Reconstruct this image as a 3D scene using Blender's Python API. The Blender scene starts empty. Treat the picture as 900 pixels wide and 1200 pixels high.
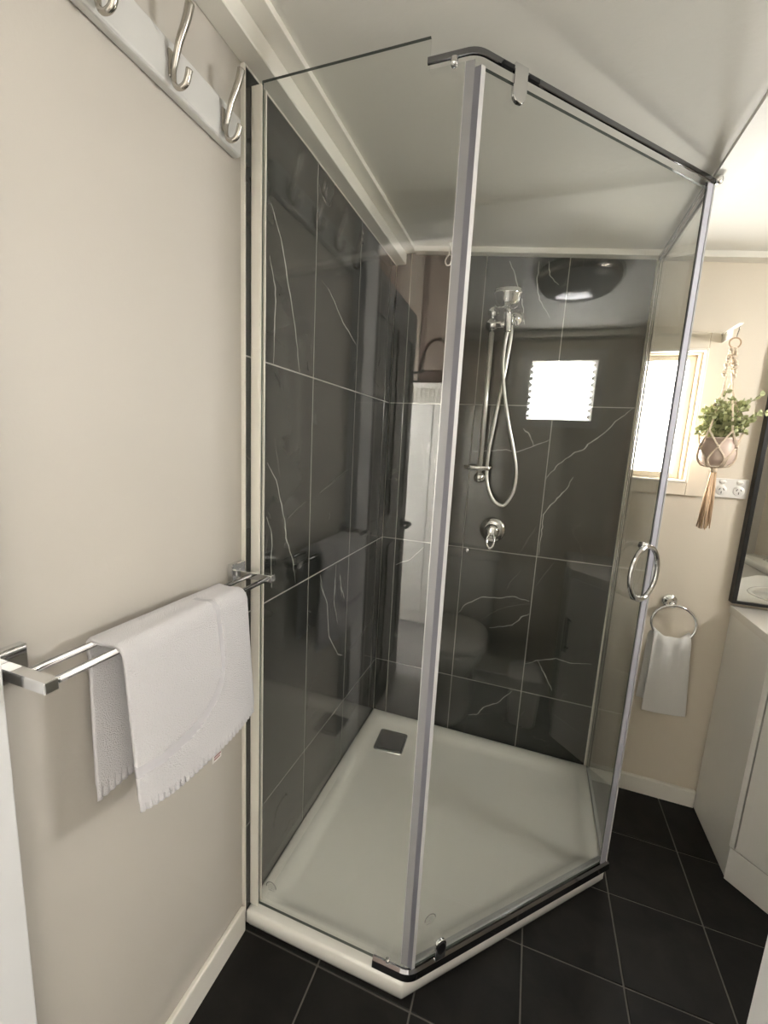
import bpy, bmesh, math, random
from mathutils import Vector, Matrix
random.seed(7)

# ------------------------------------------------------------------ camera, world, exposure
scene = bpy.context.scene
COL = scene.collection
cam_data = bpy.data.cameras.new('camera')
cam_data.sensor_fit = 'HORIZONTAL'
cam_data.sensor_width = 36.0
cam_data.lens = 496.37 / 900.0 * 36.0
cam_data.clip_start = 0.01
cam = bpy.data.objects.new('camera', cam_data)
cam.location = (0.6222, -1.7994, 1.3438)
cam.rotation_euler = (1.40836, -0.05230, 0.34069)
COL.objects.link(cam)
scene.camera = cam

world = bpy.data.worlds.new('world')
scene.world = world
world.use_nodes = True
wbg = world.node_tree.nodes['Background']
wbg.inputs[0].default_value = (0.95, 0.98, 1.0, 1)
wbg.inputs[1].default_value = 10.0
scene.cycles.caustics_reflective = False
scene.cycles.caustics_refractive = False

vs = scene.view_settings
vs.view_transform = 'Standard'
vs.look = 'None'
vs.gamma = 1.0
vs.use_curve_mapping = False
vs.exposure = 0.93

LIGHT_BACK_WINDOW = 24.0      # daylight through the obscure glass on the back wall
LIGHT_LOUVRE = 40.0           # daylight through the louvre blades
LIGHT_HALL_FILL = 36.0             # glow of the added, unseen hall window, used as fill


# ------------------------------------------------------------------ materials
def new_mat(name):
    m = bpy.data.materials.new(name); m.use_nodes = True
    nt = m.node_tree
    return m, nt, nt.nodes['Principled BSDF']

def mat_basic(name, col, rough=0.5, metal=0.0, var=0.0, vscale=8.0, bump=0.0, bscale=200.0, spec=0.5, coat=0.0, sheen=0.0):
    m, nt, p = new_mat(name)
    p.inputs['Base Color'].default_value = (*col, 1)
    p.inputs['Roughness'].default_value = rough
    p.inputs['Metallic'].default_value = metal
    p.inputs['Specular IOR Level'].default_value = spec
    p.inputs['Coat Weight'].default_value = coat
    p.inputs['Sheen Weight'].default_value = sheen
    tc = nt.nodes.new('ShaderNodeTexCoord')
    n = nt.nodes.new('ShaderNodeTexNoise'); n.inputs['Scale'].default_value = vscale; n.inputs['Detail'].default_value = 4
    nt.links.new(tc.outputs['Object'], n.inputs['Vector'])
    mx = nt.nodes.new('ShaderNodeMix'); mx.data_type = 'RGBA'
    a = tuple(max(0, c * (1 - var)) for c in col); b = tuple(min(1, c * (1 + var)) for c in col)
    mx.inputs['A'].default_value = (*a, 1); mx.inputs['B'].default_value = (*b, 1)
    nt.links.new(n.outputs['Fac'], mx.inputs['Factor'])
    nt.links.new(mx.outputs['Result'], p.inputs['Base Color'])
    if bump > 0:
        n2 = nt.nodes.new('ShaderNodeTexNoise'); n2.inputs['Scale'].default_value = bscale; n2.inputs['Detail'].default_value = 3
        nt.links.new(tc.outputs['Object'], n2.inputs['Vector'])
        bp = nt.nodes.new('ShaderNodeBump'); bp.inputs['Strength'].default_value = bump; bp.inputs['Distance'].default_value = 0.002
        nt.links.new(n2.outputs['Fac'], bp.inputs['Height'])
        nt.links.new(bp.outputs['Normal'], p.inputs['Normal'])
    return m

M = {}
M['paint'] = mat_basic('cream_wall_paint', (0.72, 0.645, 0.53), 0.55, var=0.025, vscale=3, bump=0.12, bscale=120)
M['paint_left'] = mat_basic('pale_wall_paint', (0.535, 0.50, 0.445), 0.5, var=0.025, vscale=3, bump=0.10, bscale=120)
M['ceiling'] = mat_basic('ceiling_paint', (0.84, 0.82, 0.75), 0.6, var=0.03, vscale=4, bump=0.35, bscale=60)
M['trim'] = mat_basic('white_gloss_trim', (0.84, 0.81, 0.73), 0.3, var=0.02, vscale=5, bump=0.05, bscale=40)
M['casing'] = mat_basic('cream_gloss_casing', (0.78, 0.71, 0.59), 0.35, var=0.02, vscale=5, bump=0.05, bscale=40)
M['jamb'] = mat_basic('white_door_frame_paint', (0.66, 0.66, 0.66), 0.4, var=0.02, vscale=6, bump=0.05, bscale=60)
M['board'] = mat_basic('white_board_paint', (0.66, 0.65, 0.62), 0.35, var=0.02)
M['hall'] = mat_basic('tan_hall_paint', (0.23, 0.18, 0.145), 0.6, var=0.05)
M['hall_wood'] = mat_basic('brown_hall_wood', (0.14, 0.10, 0.08), 0.6, var=0.1)
M['hall_floor'] = mat_basic('grey_hall_vinyl', (0.26, 0.25, 0.24), 0.4, var=0.1)
M['acrylic'] = mat_basic('white_acrylic', (0.88, 0.865, 0.80), 0.22, var=0.01, coat=0.2)
M['ceramic'] = mat_basic('white_ceramic', (0.80, 0.77, 0.70), 0.12, var=0.01)
M['lacquer'] = mat_basic('white_cabinet_lacquer', (0.86, 0.84, 0.78), 0.16, var=0.015)
M['plastic'] = mat_basic('white_plastic', (0.82, 0.79, 0.74), 0.3, var=0.01)
M['chrome'] = mat_basic('chrome', (0.78, 0.78, 0.78), 0.06, metal=1.0, var=0.02)
M['brushed'] = mat_basic('brushed_nickel', (0.50, 0.47, 0.42), 0.25, metal=1.0, var=0.05, vscale=60)
M['seal_grey'] = mat_basic('grey_vinyl_seal', (0.40, 0.40, 0.44), 0.25, var=0.03)
M['bar_chrome'] = mat_basic('bright_bar_chrome', (0.52, 0.52, 0.52), 0.10, metal=1.0, var=0.02)
M['steel'] = mat_basic('polished_aluminium', (0.82, 0.80, 0.76), 0.14, metal=1.0, var=0.02)
M['seal'] = mat_basic('grey_clear_seal', (0.34, 0.34, 0.36), 0.22, metal=0.2, var=0.03)
M['seal_dark'] = mat_basic('blue_grey_seal_line', (0.20, 0.20, 0.235), 0.3, var=0.03)
M['rail_chrome'] = mat_basic('chrome_rail_dark_reflection', (0.22, 0.22, 0.23), 0.08, metal=1.0, var=0.02)  # chrome darkened in colour for the dark surroundings it mirrors
M['anodised'] = mat_basic('pale_anodised_channel', (0.88, 0.84, 0.75), 0.35, metal=0.05, var=0.02)
M['hall_ceiling'] = mat_basic('tan_hall_ceiling', (0.16, 0.125, 0.10), 0.7, var=0.04)
M['timber'] = mat_basic('tan_window_reveal', (0.42, 0.34, 0.24), 0.5, var=0.06, vscale=20)
M['satin'] = mat_basic('satin_white_metal', (0.85, 0.84, 0.80), 0.28, metal=0.6, var=0.02)
M['hall_bounce'] = mat_basic('white_hall_bounce_paint', (0.84, 0.82, 0.78), 0.6, var=0.02)  # unseen hall surfaces made white to bounce fill light into the bathroom
M['hall_post'] = mat_basic('pale_tan_hall_paint', (0.34, 0.29, 0.24), 0.6, var=0.04)
M['band'] = mat_basic('flat_woven_band', (0.52, 0.505, 0.525), 0.85, var=0.02)
def mat_translucent(name, col, rough, thru):
    m, nt, p = new_mat(name)
    p.inputs['Base Color'].default_value = (*col, 1); p.inputs['Roughness'].default_value = rough
    t = nt.nodes.new('ShaderNodeBsdfTransparent'); x = nt.nodes.new('ShaderNodeMixShader'); x.inputs['Fac'].default_value = thru
    nt.links.new(p.outputs[0], x.inputs[1]); nt.links.new(t.outputs[0], x.inputs[2])
    nt.links.new(x.outputs[0], nt.nodes['Material Output'].inputs['Surface'])
    return m
M['seal'] = mat_translucent('clear_vinyl_seal', (0.42, 0.42, 0.44), 0.2, 0.3)
M['seal_light'] = mat_basic('pale_seal_edge', (0.78, 0.78, 0.78), 0.2, metal=0.25, var=0.03)
M['black'] = mat_basic('black_metal', (0.012, 0.012, 0.012), 0.35, var=0.1)
M['shade_door'] = mat_basic('shade_toned_door_paint', (0.09, 0.085, 0.075), 0.4, var=0.08)  # dark tone stands in for the shade on the leaf
M['drain'] = mat_basic('dark_steel_drain', (0.10, 0.11, 0.10), 0.25, metal=0.7, var=0.05)
M['grout'] = mat_basic('pale_grout', (0.36, 0.35, 0.315), 0.8, var=0.08, vscale=40)
M['floor_grout'] = mat_basic('floor_grout', (0.13, 0.122, 0.105), 0.85, var=0.1, vscale=40)
M['wicker'] = mat_basic('brown_wicker', (0.045, 0.018, 0.010), 0.7, var=0.3, vscale=60, bump=0.5, bscale=150)
M['lamp_glass'] = mat_basic('smoky_lamp_glass', (0.30, 0.30, 0.29), 0.12, var=0.03)
M['pot'] = mat_basic('pale_pink_ceramic', (0.64, 0.50, 0.41), 0.4, var=0.05, vscale=30)
M['cord'] = mat_basic('cream_cotton_cord', (0.72, 0.60, 0.46), 0.9, var=0.12, vscale=200, bump=0.4, bscale=500)
M['tassel'] = mat_basic('tan_cotton_cord', (0.66, 0.47, 0.30), 0.9, var=0.15, vscale=200, bump=0.4, bscale=500)
M['wood_ring'] = mat_basic('wooden_ring', (0.42, 0.29, 0.17), 0.5, var=0.15, vscale=60)
M['stem'] = mat_basic('green_stem', (0.18, 0.22, 0.09), 0.6, var=0.1)
M['slot'] = mat_basic('dark_slot', (0.06, 0.055, 0.05), 0.6)
M['tag_print'] = mat_basic('red_brown_print', (0.28, 0.06, 0.07), 0.7)
M['vein'] = mat_basic('white_stone_vein', (0.42, 0.415, 0.38), 0.12, var=0.5, vscale=25)
M['vein_faint'] = mat_basic('faint_stone_vein', (0.11, 0.108, 0.097), 0.12, var=0.35, vscale=25)
M['etch'] = mat_basic('etched_mark', (0.22, 0.22, 0.20), 0.6)

# leaves : green with variation
M['leaf'] = mat_basic('sage_leaf', (0.47, 0.49, 0.26), 0.5, var=0.45, vscale=45)

# terry cloth
def mat_terry(name, col):
    m, nt, p = new_mat(name)
    p.inputs['Base Color'].default_value = (*col, 1)
    p.inputs['Roughness'].default_value = 0.95
    p.inputs['Sheen Weight'].default_value = 0.25
    p.inputs['Specular IOR Level'].default_value = 0.1
    tc = nt.nodes.new('ShaderNodeTexCoord')
    v = nt.nodes.new('ShaderNodeTexVoronoi'); v.inputs['Scale'].default_value = 700
    n = nt.nodes.new('ShaderNodeTexNoise'); n.inputs['Scale'].default_value = 380; n.inputs['Detail'].default_value = 4
    nt.links.new(tc.outputs['Object'], v.inputs['Vector']); nt.links.new(tc.outputs['Object'], n.inputs['Vector'])
    ad = nt.nodes.new('ShaderNodeMath'); ad.operation = 'ADD'
    nt.links.new(v.outputs['Distance'], ad.inputs[0]); nt.links.new(n.outputs['Fac'], ad.inputs[1])
    bp = nt.nodes.new('ShaderNodeBump'); bp.inputs['Strength'].default_value = 0.8; bp.inputs['Distance'].default_value = 0.0025
    nt.links.new(ad.outputs[0], bp.inputs['Height']); nt.links.new(bp.outputs['Normal'], p.inputs['Normal'])
    return m
M['terry'] = mat_terry('white_terry', (0.71, 0.69, 0.70))
M['terry_warm'] = mat_terry('white_terry_warm', (0.86, 0.84, 0.80))

# polished dark stone tiles, each tile its own offset
def mat_stone(name):
    m, nt, p = new_mat(name)
    L = nt.links.new
    tc = nt.nodes.new('ShaderNodeTexCoord'); oi = nt.nodes.new('ShaderNodeObjectInfo')
    mul = nt.nodes.new('ShaderNodeVectorMath'); mul.operation = 'SCALE'
    mul.inputs[0].default_value = (31.7, 17.3, 23.9); L(oi.outputs['Random'], mul.inputs['Scale'])
    add = nt.nodes.new('ShaderNodeVectorMath'); add.operation = 'ADD'
    L(tc.outputs['Object'], add.inputs[0]); L(mul.outputs['Vector'], add.inputs[1])
    # smoky clouds
    n1 = nt.nodes.new('ShaderNodeTexNoise'); n1.inputs['Scale'].default_value = 4.5; n1.inputs['Detail'].default_value = 6
    n1.inputs['Distortion'].default_value = 1.2; L(add.outputs[0], n1.inputs['Vector'])
    r1 = nt.nodes.new('ShaderNodeValToRGB')
    r1.color_ramp.elements[0].position = 0.3; r1.color_ramp.elements[0].color = (0.018, 0.0195, 0.0175, 1)
    r1.color_ramp.elements[1].position = 0.78; r1.color_ramp.elements[1].color = (0.040, 0.0425, 0.0385, 1)
    L(n1.outputs['Fac'], r1.inputs['Fac'])
    # hair veins : thin iso-lines of a distorted noise, kept only in places
    n2 = nt.nodes.new('ShaderNodeTexNoise'); n2.inputs['Scale'].default_value = 3.0; n2.inputs['Detail'].default_value = 5
    n2.inputs['Distortion'].default_value = 0.7; L(add.outputs[0], n2.inputs['Vector'])
    s = nt.nodes.new('ShaderNodeMath'); s.operation = 'SUBTRACT'; s.inputs[1].default_value = 0.5; L(n2.outputs['Fac'], s.inputs[0])
    ab = nt.nodes.new('ShaderNodeMath'); ab.operation = 'ABSOLUTE'; L(s.outputs[0], ab.inputs[0])
    mr = nt.nodes.new('ShaderNodeMapRange'); mr.inputs['From Min'].default_value = 0.0; mr.inputs['From Max'].default_value = 0.006
    mr.inputs['To Min'].default_value = 1.0; mr.inputs['To Max'].default_value = 0.0; L(ab.outputs[0], mr.inputs['Value'])
    n3 = nt.nodes.new('ShaderNodeTexNoise'); n3.inputs['Scale'].default_value = 5.0; L(add.outputs[0], n3.inputs['Vector'])
    mr2 = nt.nodes.new('ShaderNodeMapRange'); mr2.inputs['From Min'].default_value = 0.52; mr2.inputs['From Max'].default_value = 0.75
    mr2.inputs['To Max'].default_value = 0.35
    L(n3.outputs['Fac'], mr2.inputs['Value'])
    mm = nt.nodes.new('ShaderNodeMath'); mm.operation = 'MULTIPLY'; L(mr.outputs['Result'], mm.inputs[0]); L(mr2.outputs['Result'], mm.inputs[1])
    mx = nt.nodes.new('ShaderNodeMix'); mx.data_type = 'RGBA'; mx.inputs['B'].default_value = (0.30, 0.29, 0.26, 1)
    L(r1.outputs['Color'], mx.inputs['A']); L(mm.outputs[0], mx.inputs['Factor'])
    L(mx.outputs['Result'], p.inputs['Base Color'])
    p.inputs['Roughness'].default_value = 0.10
    p.inputs['Specular IOR Level'].default_value = 0.5
    return m
M['stone'] = mat_stone('dark_grey_veined_stone')

def mat_floor_tile(name):
    m, nt, p = new_mat(name)
    L = nt.links.new
    tc = nt.nodes.new('ShaderNodeTexCoord'); oi = nt.nodes.new('ShaderNodeObjectInfo')
    mul = nt.nodes.new('ShaderNodeVectorMath'); mul.operation = 'SCALE'
    mul.inputs[0].default_value = (13.7, 27.3, 9.9); L(oi.outputs['Random'], mul.inputs['Scale'])
    add = nt.nodes.new('ShaderNodeVectorMath'); add.operation = 'ADD'
    L(tc.outputs['Object'], add.inputs[0]); L(mul.outputs['Vector'], add.inputs[1])
    n1 = nt.nodes.new('ShaderNodeTexNoise'); n1.inputs['Scale'].default_value = 9; n1.inputs['Detail'].default_value = 8; n1.inputs['Distortion'].default_value = 0.8
    L(add.outputs[0], n1.inputs['Vector'])
    r1 = nt.nodes.new('ShaderNodeValToRGB')
    r1.color_ramp.elements[0].position = 0.35; r1.color_ramp.elements[0].color = (0.0045, 0.0042, 0.0038, 1)
    r1.color_ramp.elements[1].position = 0.75; r1.color_ramp.elements[1].color = (0.014, 0.013, 0.011, 1)
    L(n1.outputs['Fac'], r1.inputs['Fac']); L(r1.outputs['Color'], p.inputs['Base Color'])
    p.inputs['Roughness'].default_value = 0.5
    p.inputs['Specular IOR Level'].default_value = 0.22
    bp = nt.nodes.new('ShaderNodeBump'); bp.inputs['Strength'].default_value = 0.15; bp.inputs['Distance'].default_value = 0.002
    n2 = nt.nodes.new('ShaderNodeTexNoise'); n2.inputs['Scale'].default_value = 60; L(add.outputs[0], n2.inputs['Vector'])
    L(n2.outputs['Fac'], bp.inputs['Height']); L(bp.outputs['Normal'], p.inputs['Normal'])
    return m
M['floor_tile'] = mat_floor_tile('black_slate_floor_tile')

# clear toughened glass: transmits with a faint green tint, mirrors by Schlick's law on each face
def mat_glass(name, tint=(0.985, 0.990, 0.980)):
    m = bpy.data.materials.new(name); m.use_nodes = True
    nt = m.node_tree; nt.nodes.clear(); L = nt.links.new
    out = nt.nodes.new('ShaderNodeOutputMaterial')
    g = nt.nodes.new('ShaderNodeNewGeometry')
    dt = nt.nodes.new('ShaderNodeVectorMath'); dt.operation = 'DOT_PRODUCT'
    L(g.outputs['Incoming'], dt.inputs[0]); L(g.outputs['Normal'], dt.inputs[1])
    ab = nt.nodes.new('ShaderNodeMath'); ab.operation = 'ABSOLUTE'; L(dt.outputs['Value'], ab.inputs[0])
    om = nt.nodes.new('ShaderNodeMath'); om.operation = 'SUBTRACT'; om.inputs[0].default_value = 1.0; L(ab.outputs[0], om.inputs[1])
    pw = nt.nodes.new('ShaderNodeMath'); pw.operation = 'POWER'; pw.inputs[1].default_value = 5.0; L(om.outputs[0], pw.inputs[0])
    ma = nt.nodes.new('ShaderNodeMath'); ma.operation = 'MULTIPLY_ADD'; ma.inputs[1].default_value = 0.935; ma.inputs[2].default_value = 0.065
    L(pw.outputs[0], ma.inputs[0])
    tr = nt.nodes.new('ShaderNodeBsdfTransparent'); tr.inputs['Color'].default_value = (*tint, 1)
    gl = nt.nodes.new('ShaderNodeBsdfGlossy'); gl.inputs['Roughness'].default_value = 0.0
    mix = nt.nodes.new('ShaderNodeMixShader'); L(ma.outputs[0], mix.inputs['Fac'])
    L(tr.outputs[0], mix.inputs[1]); L(gl.outputs[0], mix.inputs[2]); L(mix.outputs[0], out.inputs['Surface'])
    return m
M['glass'] = mat_glass('clear_shower_glass')
M['glass_edge'] = mat_basic('green_glass_edge', (0.09, 0.105, 0.09), 0.15, var=0.05)

def mat_emit(name, col, strength):
    m = bpy.data.materials.new(name); m.use_nodes = True
    nt = m.node_tree; nt.nodes.clear(); L = nt.links.new
    out = nt.nodes.new('ShaderNodeOutputMaterial'); e = nt.nodes.new('ShaderNodeEmission')
    e.inputs['Color'].default_value = (*col, 1); e.inputs['Strength'].default_value = strength
    L(e.outputs[0], out.inputs['Surface'])
    return m
M['daylight_back'] = mat_emit('daylit_obscure_glass', (1.0, 0.975, 0.935), LIGHT_BACK_WINDOW)
M['daylight_louvre'] = mat_emit('daylit_louvre_glass', (1.0, 0.985, 0.96), LIGHT_LOUVRE)
M['hall_fill_glow'] = mat_emit('glowing_hall_fill_pane', (1.0, 0.985, 0.965), LIGHT_HALL_FILL)
M['mirror'] = mat_basic('mirror_silver', (0.86, 0.88, 0.86), 0.01, metal=1.0)

# ------------------------------------------------------------------ builders
class MB:
    """collects geometry into one bmesh"""
    def __init__(self):
        self.bm = bmesh.new()
        self.mats = []
    def _slot(self, m):
        if m not in self.mats: self.mats.append(m)
        return self.mats.index(m)
    def faces(self, verts, faces, mat=None, smooth=False):
        vs_ = [self.bm.verts.new(v) for v in verts]
        si = self._slot(mat) if mat else 0
        for f in faces:
            try:
                fc = self.bm.faces.new([vs_[i] for i in f]); fc.smooth = smooth; fc.material_index = si
            except ValueError:
                pass
        return vs_
    def box(self, x0, x1, y0, y1, z0, z1, bev=0.0, seg=1, mat=None, xf=None):
        t = bmesh.new()
        bmesh.ops.create_cube(t, size=1.0)
        for v in t.verts:
            v.co = Vector((x0 + (v.co.x + .5) * (x1 - x0), y0 + (v.co.y + .5) * (y1 - y0), z0 + (v.co.z + .5) * (z1 - z0)))
        if bev > 0:
            bmesh.ops.bevel(t, geom=t.edges[:], offset=bev, segments=seg, profile=0.6, affect='EDGES')
        t.verts.index_update()
        vv = [(xf @ v.co if xf else v.co.copy()) for v in t.verts]
        self.faces(vv, [[v.index for v in f.verts] for f in t.faces], mat)
        t.free()
        return self
    def prism(self, poly, z0, z1, mat=None, inset=0.0):
        n = len(poly)
        vv = [(p[0], p[1], z0) for p in poly] + [(p[0], p[1], z1) for p in poly]
        ff = [list(range(n))[::-1], list(range(n, 2 * n))] + [[i, (i + 1) % n, n + (i + 1) % n, n + i] for i in range(n)]
        self.faces(vv, ff, mat)
        return self
    def rings(self, rings, cap0=True, cap1=True, mat=None, smooth=True, closed=True):
        n = len(rings[0]); vv = [p for r in rings for p in r]; ff = []
        for k in range(len(rings) - 1):
            for i in range(n if closed else n - 1):
                j = (i + 1) % n
                ff.append([k * n + i, k * n + j, (k + 1) * n + j, (k + 1) * n + i])
        if cap0: ff.append(list(range(n))[::-1])
        if cap1: ff.append(list(range((len(rings) - 1) * n, len(rings) * n)))
        self.faces(vv, ff, mat, smooth)
        return self
    def tube(self, path, r, seg=12, mat=None, closed=False, radii=None, cap=True):
        path = [Vector(p) for p in path]; n = len(path); rings = []
        prev = None
        for i, p in enumerate(path):
            if closed: t = path[(i + 1) % n] - path[i - 1]
            else: t = path[min(i + 1, n - 1)] - path[max(i - 1, 0)]
            t.normalize()
            if prev is None:
                a = Vector((0, 0, 1)) if abs(t.z) < 0.9 else Vector((1, 0, 0))
                u = t.cross(a).normalized()
            else:
                u = (prev - t * prev.dot(t)).normalized()
            prev = u
            w = t.cross(u)
            rr = radii[i] if radii else r
            rings.append([p + (u * math.cos(2 * math.pi * k / seg) + w * math.sin(2 * math.pi * k / seg)) * rr for k in range(seg)])
        if closed:
            rings.append(rings[0])
            self.rings(rings, False, False, mat)
        else:
            self.rings(rings, cap, cap, mat)
        return self
    def sweep(self, path, prof, mat=None, smooth=False):
        """horizontal path [(x,y)], prof = [(outward, z)] closed profile, outward = right of travel"""
        n = len(path); rings = []
        for i in range(n):
            p = Vector(path[i])
            d0 = (Vector(path[i]) - Vector(path[i - 1])).normalized() if i > 0 else None
            d1 = (Vector(path[i + 1]) - Vector(path[i])).normalized() if i < n - 1 else None
            d0 = d0 or d1; d1 = d1 or d0
            b = (d0 + d1).normalized(); k = 1.0 / max(0.3, b.dot(d0))
            nr = Vector((b.y, -b.x)) * k
            rings.append([(p.x + nr.x * o, p.y + nr.y * o, z) for o, z in prof])
        self.rings(rings, True, True, mat, smooth)
        return self
    def lathe(self, prof, origin, axis=(0, 0, 1), seg=32, mat=None, smooth=True, cap0=True, cap1=True):
        ax = Vector(axis).normalized(); a = Vector((0, 0, 1)) if abs(ax.z) < 0.9 else Vector((1, 0, 0))
        u = ax.cross(a).normalized(); w = ax.cross(u); o = Vector(origin)
        rings = [[o + ax * h + (u * math.cos(2 * math.pi * k / seg) + w * math.sin(2 * math.pi * k / seg)) * max(r, 1e-5) for k in range(seg)] for r, h in prof]
        self.rings(rings, cap0, cap1, mat, smooth)
        return self
    def sphere(self, c, r, mat=None, sq=(1, 1, 1), seg=16):
        rings = []
        for i in range(1, 10):
            th = math.pi * i / 10
            rings.append([(c[0] + r * sq[0] * math.sin(th) * math.cos(2 * math.pi * k / seg), c[1] + r * sq[1] * math.sin(th) * math.sin(2 * math.pi * k / seg), c[2] + r * sq[2] * math.cos(th)) for k in range(seg)])
        self.rings(rings, True, True, mat)
        return self
    def build(self, name, mat, parent=None, smooth=None):
        me = bpy.data.meshes.new(name)
        bmesh.ops.recalc_face_normals(self.bm, faces=self.bm.faces[:])
        self.bm.to_mesh(me); self.bm.free()
        if self.mats:
            for m in self.mats: me.materials.append(M[m])
        else:
            me.materials.append(M[mat])
        if smooth is not None:
            for pl in me.polygons: pl.use_smooth = smooth
        o = bpy.data.objects.new(name, me); COL.objects.link(o)
        if parent: attach(o, parent)
        return o

ROOTS = {}
def attach(o, parent):
    o.parent = parent
    loc = ROOTS.get(parent.name)
    if loc is not None:
        o.matrix_parent_inverse = Matrix.Translation(-Vector(loc))
def thing(name, loc, label, cat, group=None):
    o = bpy.data.objects.new(name, None); COL.objects.link(o)
    o.location = loc; o.empty_display_size = 0.05
    ROOTS[o.name] = loc
    return tag(o, label, cat, group)
def tag(o, label, cat, group=None, kind=None):
    o['label'] = label; o['category'] = cat
    if group: o['group'] = group
    if kind: o['kind'] = kind
    return o
def struct(o, label, cat):
    return tag(o, label, cat, kind='structure')
def bx(name, mat, x0, x1, y0, y1, z0, z1, bev=0.0, parent=None, seg=1):
    return MB().box(x0, x1, y0, y1, z0, z1, bev, seg).build(name, mat, parent)
def smooth_path(pts, sub=6):
    pts = [Vector(p) for p in pts]; out = []
    for i in range(len(pts) - 1):
        p0 = pts[max(i - 1, 0)]; p1 = pts[i]; p2 = pts[i + 1]; p3 = pts[min(i + 2, len(pts) - 1)]
        for k in range(sub):
            t = k / sub
            out.append(0.5 * ((2 * p1) + (p2 - p0) * t + (2 * p0 - 5 * p1 + 4 * p2 - p3) * t * t + (3 * p1 - p0 - 3 * p2 + p3) * t ** 3))
    out.append(pts[-1])
    return out
def bevel_mod(o, w, seg=2):
    m = o.modifiers.new('bevel', 'BEVEL'); m.width = w; m.segments = seg; m.limit_method = 'ANGLE'; m.angle_limit = math.radians(40)
    return o
# ------------------------------------------------------------------ room shell
FY = -1.50                      # bathroom face of the doorway wall
def ceil_z(x): return 2.135 - 0.105 * x

floor = struct(bx('floor', 'floor_grout', -0.1, 2.12, -1.60, 0.12, -0.08, -0.003), 'black square tiled bathroom floor with thin grey grout lines', 'floor')
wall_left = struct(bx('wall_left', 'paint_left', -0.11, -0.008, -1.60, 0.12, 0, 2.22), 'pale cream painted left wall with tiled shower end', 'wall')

m = MB()
WX0, WX1, WZ0, WZ1 = 0.957, 1.145, 1.258, 1.718
m.box(-0.11, WX0, 0.008, 0.12, 0, 2.22); m.box(WX1, 2.12, 0.008, 0.12, 0, 2.22)
m.box(WX0, WX1, 0.008, 0.12, 0, WZ0); m.box(WX0, WX1, 0.008, 0.12, WZ1, 2.22)
wall_back = struct(m.build('wall_back', 'paint'), 'back wall, dark stone in the shower and warm cream paint beside it', 'wall')

LY0, LY1, LZ0, LZ1 = -0.875, -0.555, 1.492, 1.80
m = MB()
m.box(2.0, 2.12, -1.60, LY0, 0, 2.22); m.box(2.0, 2.12, LY1, 0.008, 0, 2.22)
m.box(2.0, 2.12, LY0, LY1, 0, LZ0); m.box(2.0, 2.12, LY0, LY1, LZ1, 2.22)
wall_right = struct(m.build('wall_right', 'paint'), 'cream right wall with the small louvre window, seen mirrored in the shower door', 'wall')

m = MB()
m.box(0.832, 2.0, -1.60, FY, 0, 2.95); m.box(-0.11, 0.832, -1.60, FY, 2.06, 2.95); 
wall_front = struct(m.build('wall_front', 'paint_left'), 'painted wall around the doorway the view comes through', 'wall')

m = MB()
xa, xb = -0.11, 2.12
m.faces([(xa, -1.5, ceil_z(xa)), (xb, -1.5, ceil_z(xb)), (xb, 0.12, ceil_z(xb)), (xa, 0.12, ceil_z(xa)),
         (xa, -1.5, 2.3), (xb, -1.5, 2.3), (xb, 0.12, 2.3), (xa, 0.12, 2.3)],
        [(0, 1, 2, 3), (7, 6, 5, 4), (0, 4, 5, 1), (1, 5, 6, 2), (2, 6, 7, 3), (3, 7, 4, 0)])
ceiling = struct(m.build('ceiling', 'ceiling'), 'low sloping off-white ceiling over the whole bathroom', 'ceiling')

# cornices and battens
struct(bx('trim_1', 'trim', -0.008, 0.042, FY, 0.0, 2.072, 2.113, 0.002), 'square white batten along the left wall above the hooks', 'trim')
struct(bx('trim_2', 'trim', 0.0, 0.083, FY, 0.0, 2.1135, 2.128, 0.001), 'flat white cornice board along the left side of the ceiling', 'trim')
def sloped_bar(name, y0, y1, x0, x1, th, mat):
    m = MB(); e = 0.006
    m.faces([(x0, y0, ceil_z(x0) - th), (x1, y0, ceil_z(x1) - th), (x1, y1, ceil_z(x1) - th), (x0, y1, ceil_z(x0) - th),
             (x0, y0, ceil_z(x0) + e), (x1, y0, ceil_z(x1) + e), (x1, y1, ceil_z(x1) + e), (x0, y1, ceil_z(x0) + e)],
            [(3, 2, 1, 0), (4, 5, 6, 7), (0, 1, 5, 4), (1, 2, 6, 5), (2, 3, 7, 6), (3, 0, 4, 7)])
    return m.build(name, mat)
struct(sloped_bar('trim_3', -0.034, 0.008, 0.083, 2.0, 0.019, 'trim'), 'white cornice strip along the top of the back wall', 'trim')
struct(sloped_bar('trim_4', FY, -0.034, 0.964, 1.018, 0.010, 'ceiling'), 'flat painted batten covering a ceiling joint above the glass corner', 'trim')
struct(sloped_bar('trim_5', FY, -0.034, 1.958, 2.0, 0.030, 'trim'), 'white cornice strip along the top of the right wall', 'trim')

# baseboards
def baseboard(name, mb, label):
    return struct(bevel_mod(mb.build(name, 'trim'), 0.004), label, 'baseboard')
baseboard('baseboard_left', MB().box(-0.008, 0.006, FY, -0.992, -0.003, 0.077), 'white baseboard along the left wall below the towel rail')
baseboard('baseboard_back', MB().box(0.972, 1.346, -0.010, 0.008, -0.003, 0.068), 'white baseboard below the towel ring on the back wall')
baseboard('baseboard_right', MB().box(1.988, 2.0, FY, -0.60, -0.003, 0.068), 'white baseboard along the right wall behind the toilet')

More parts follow.
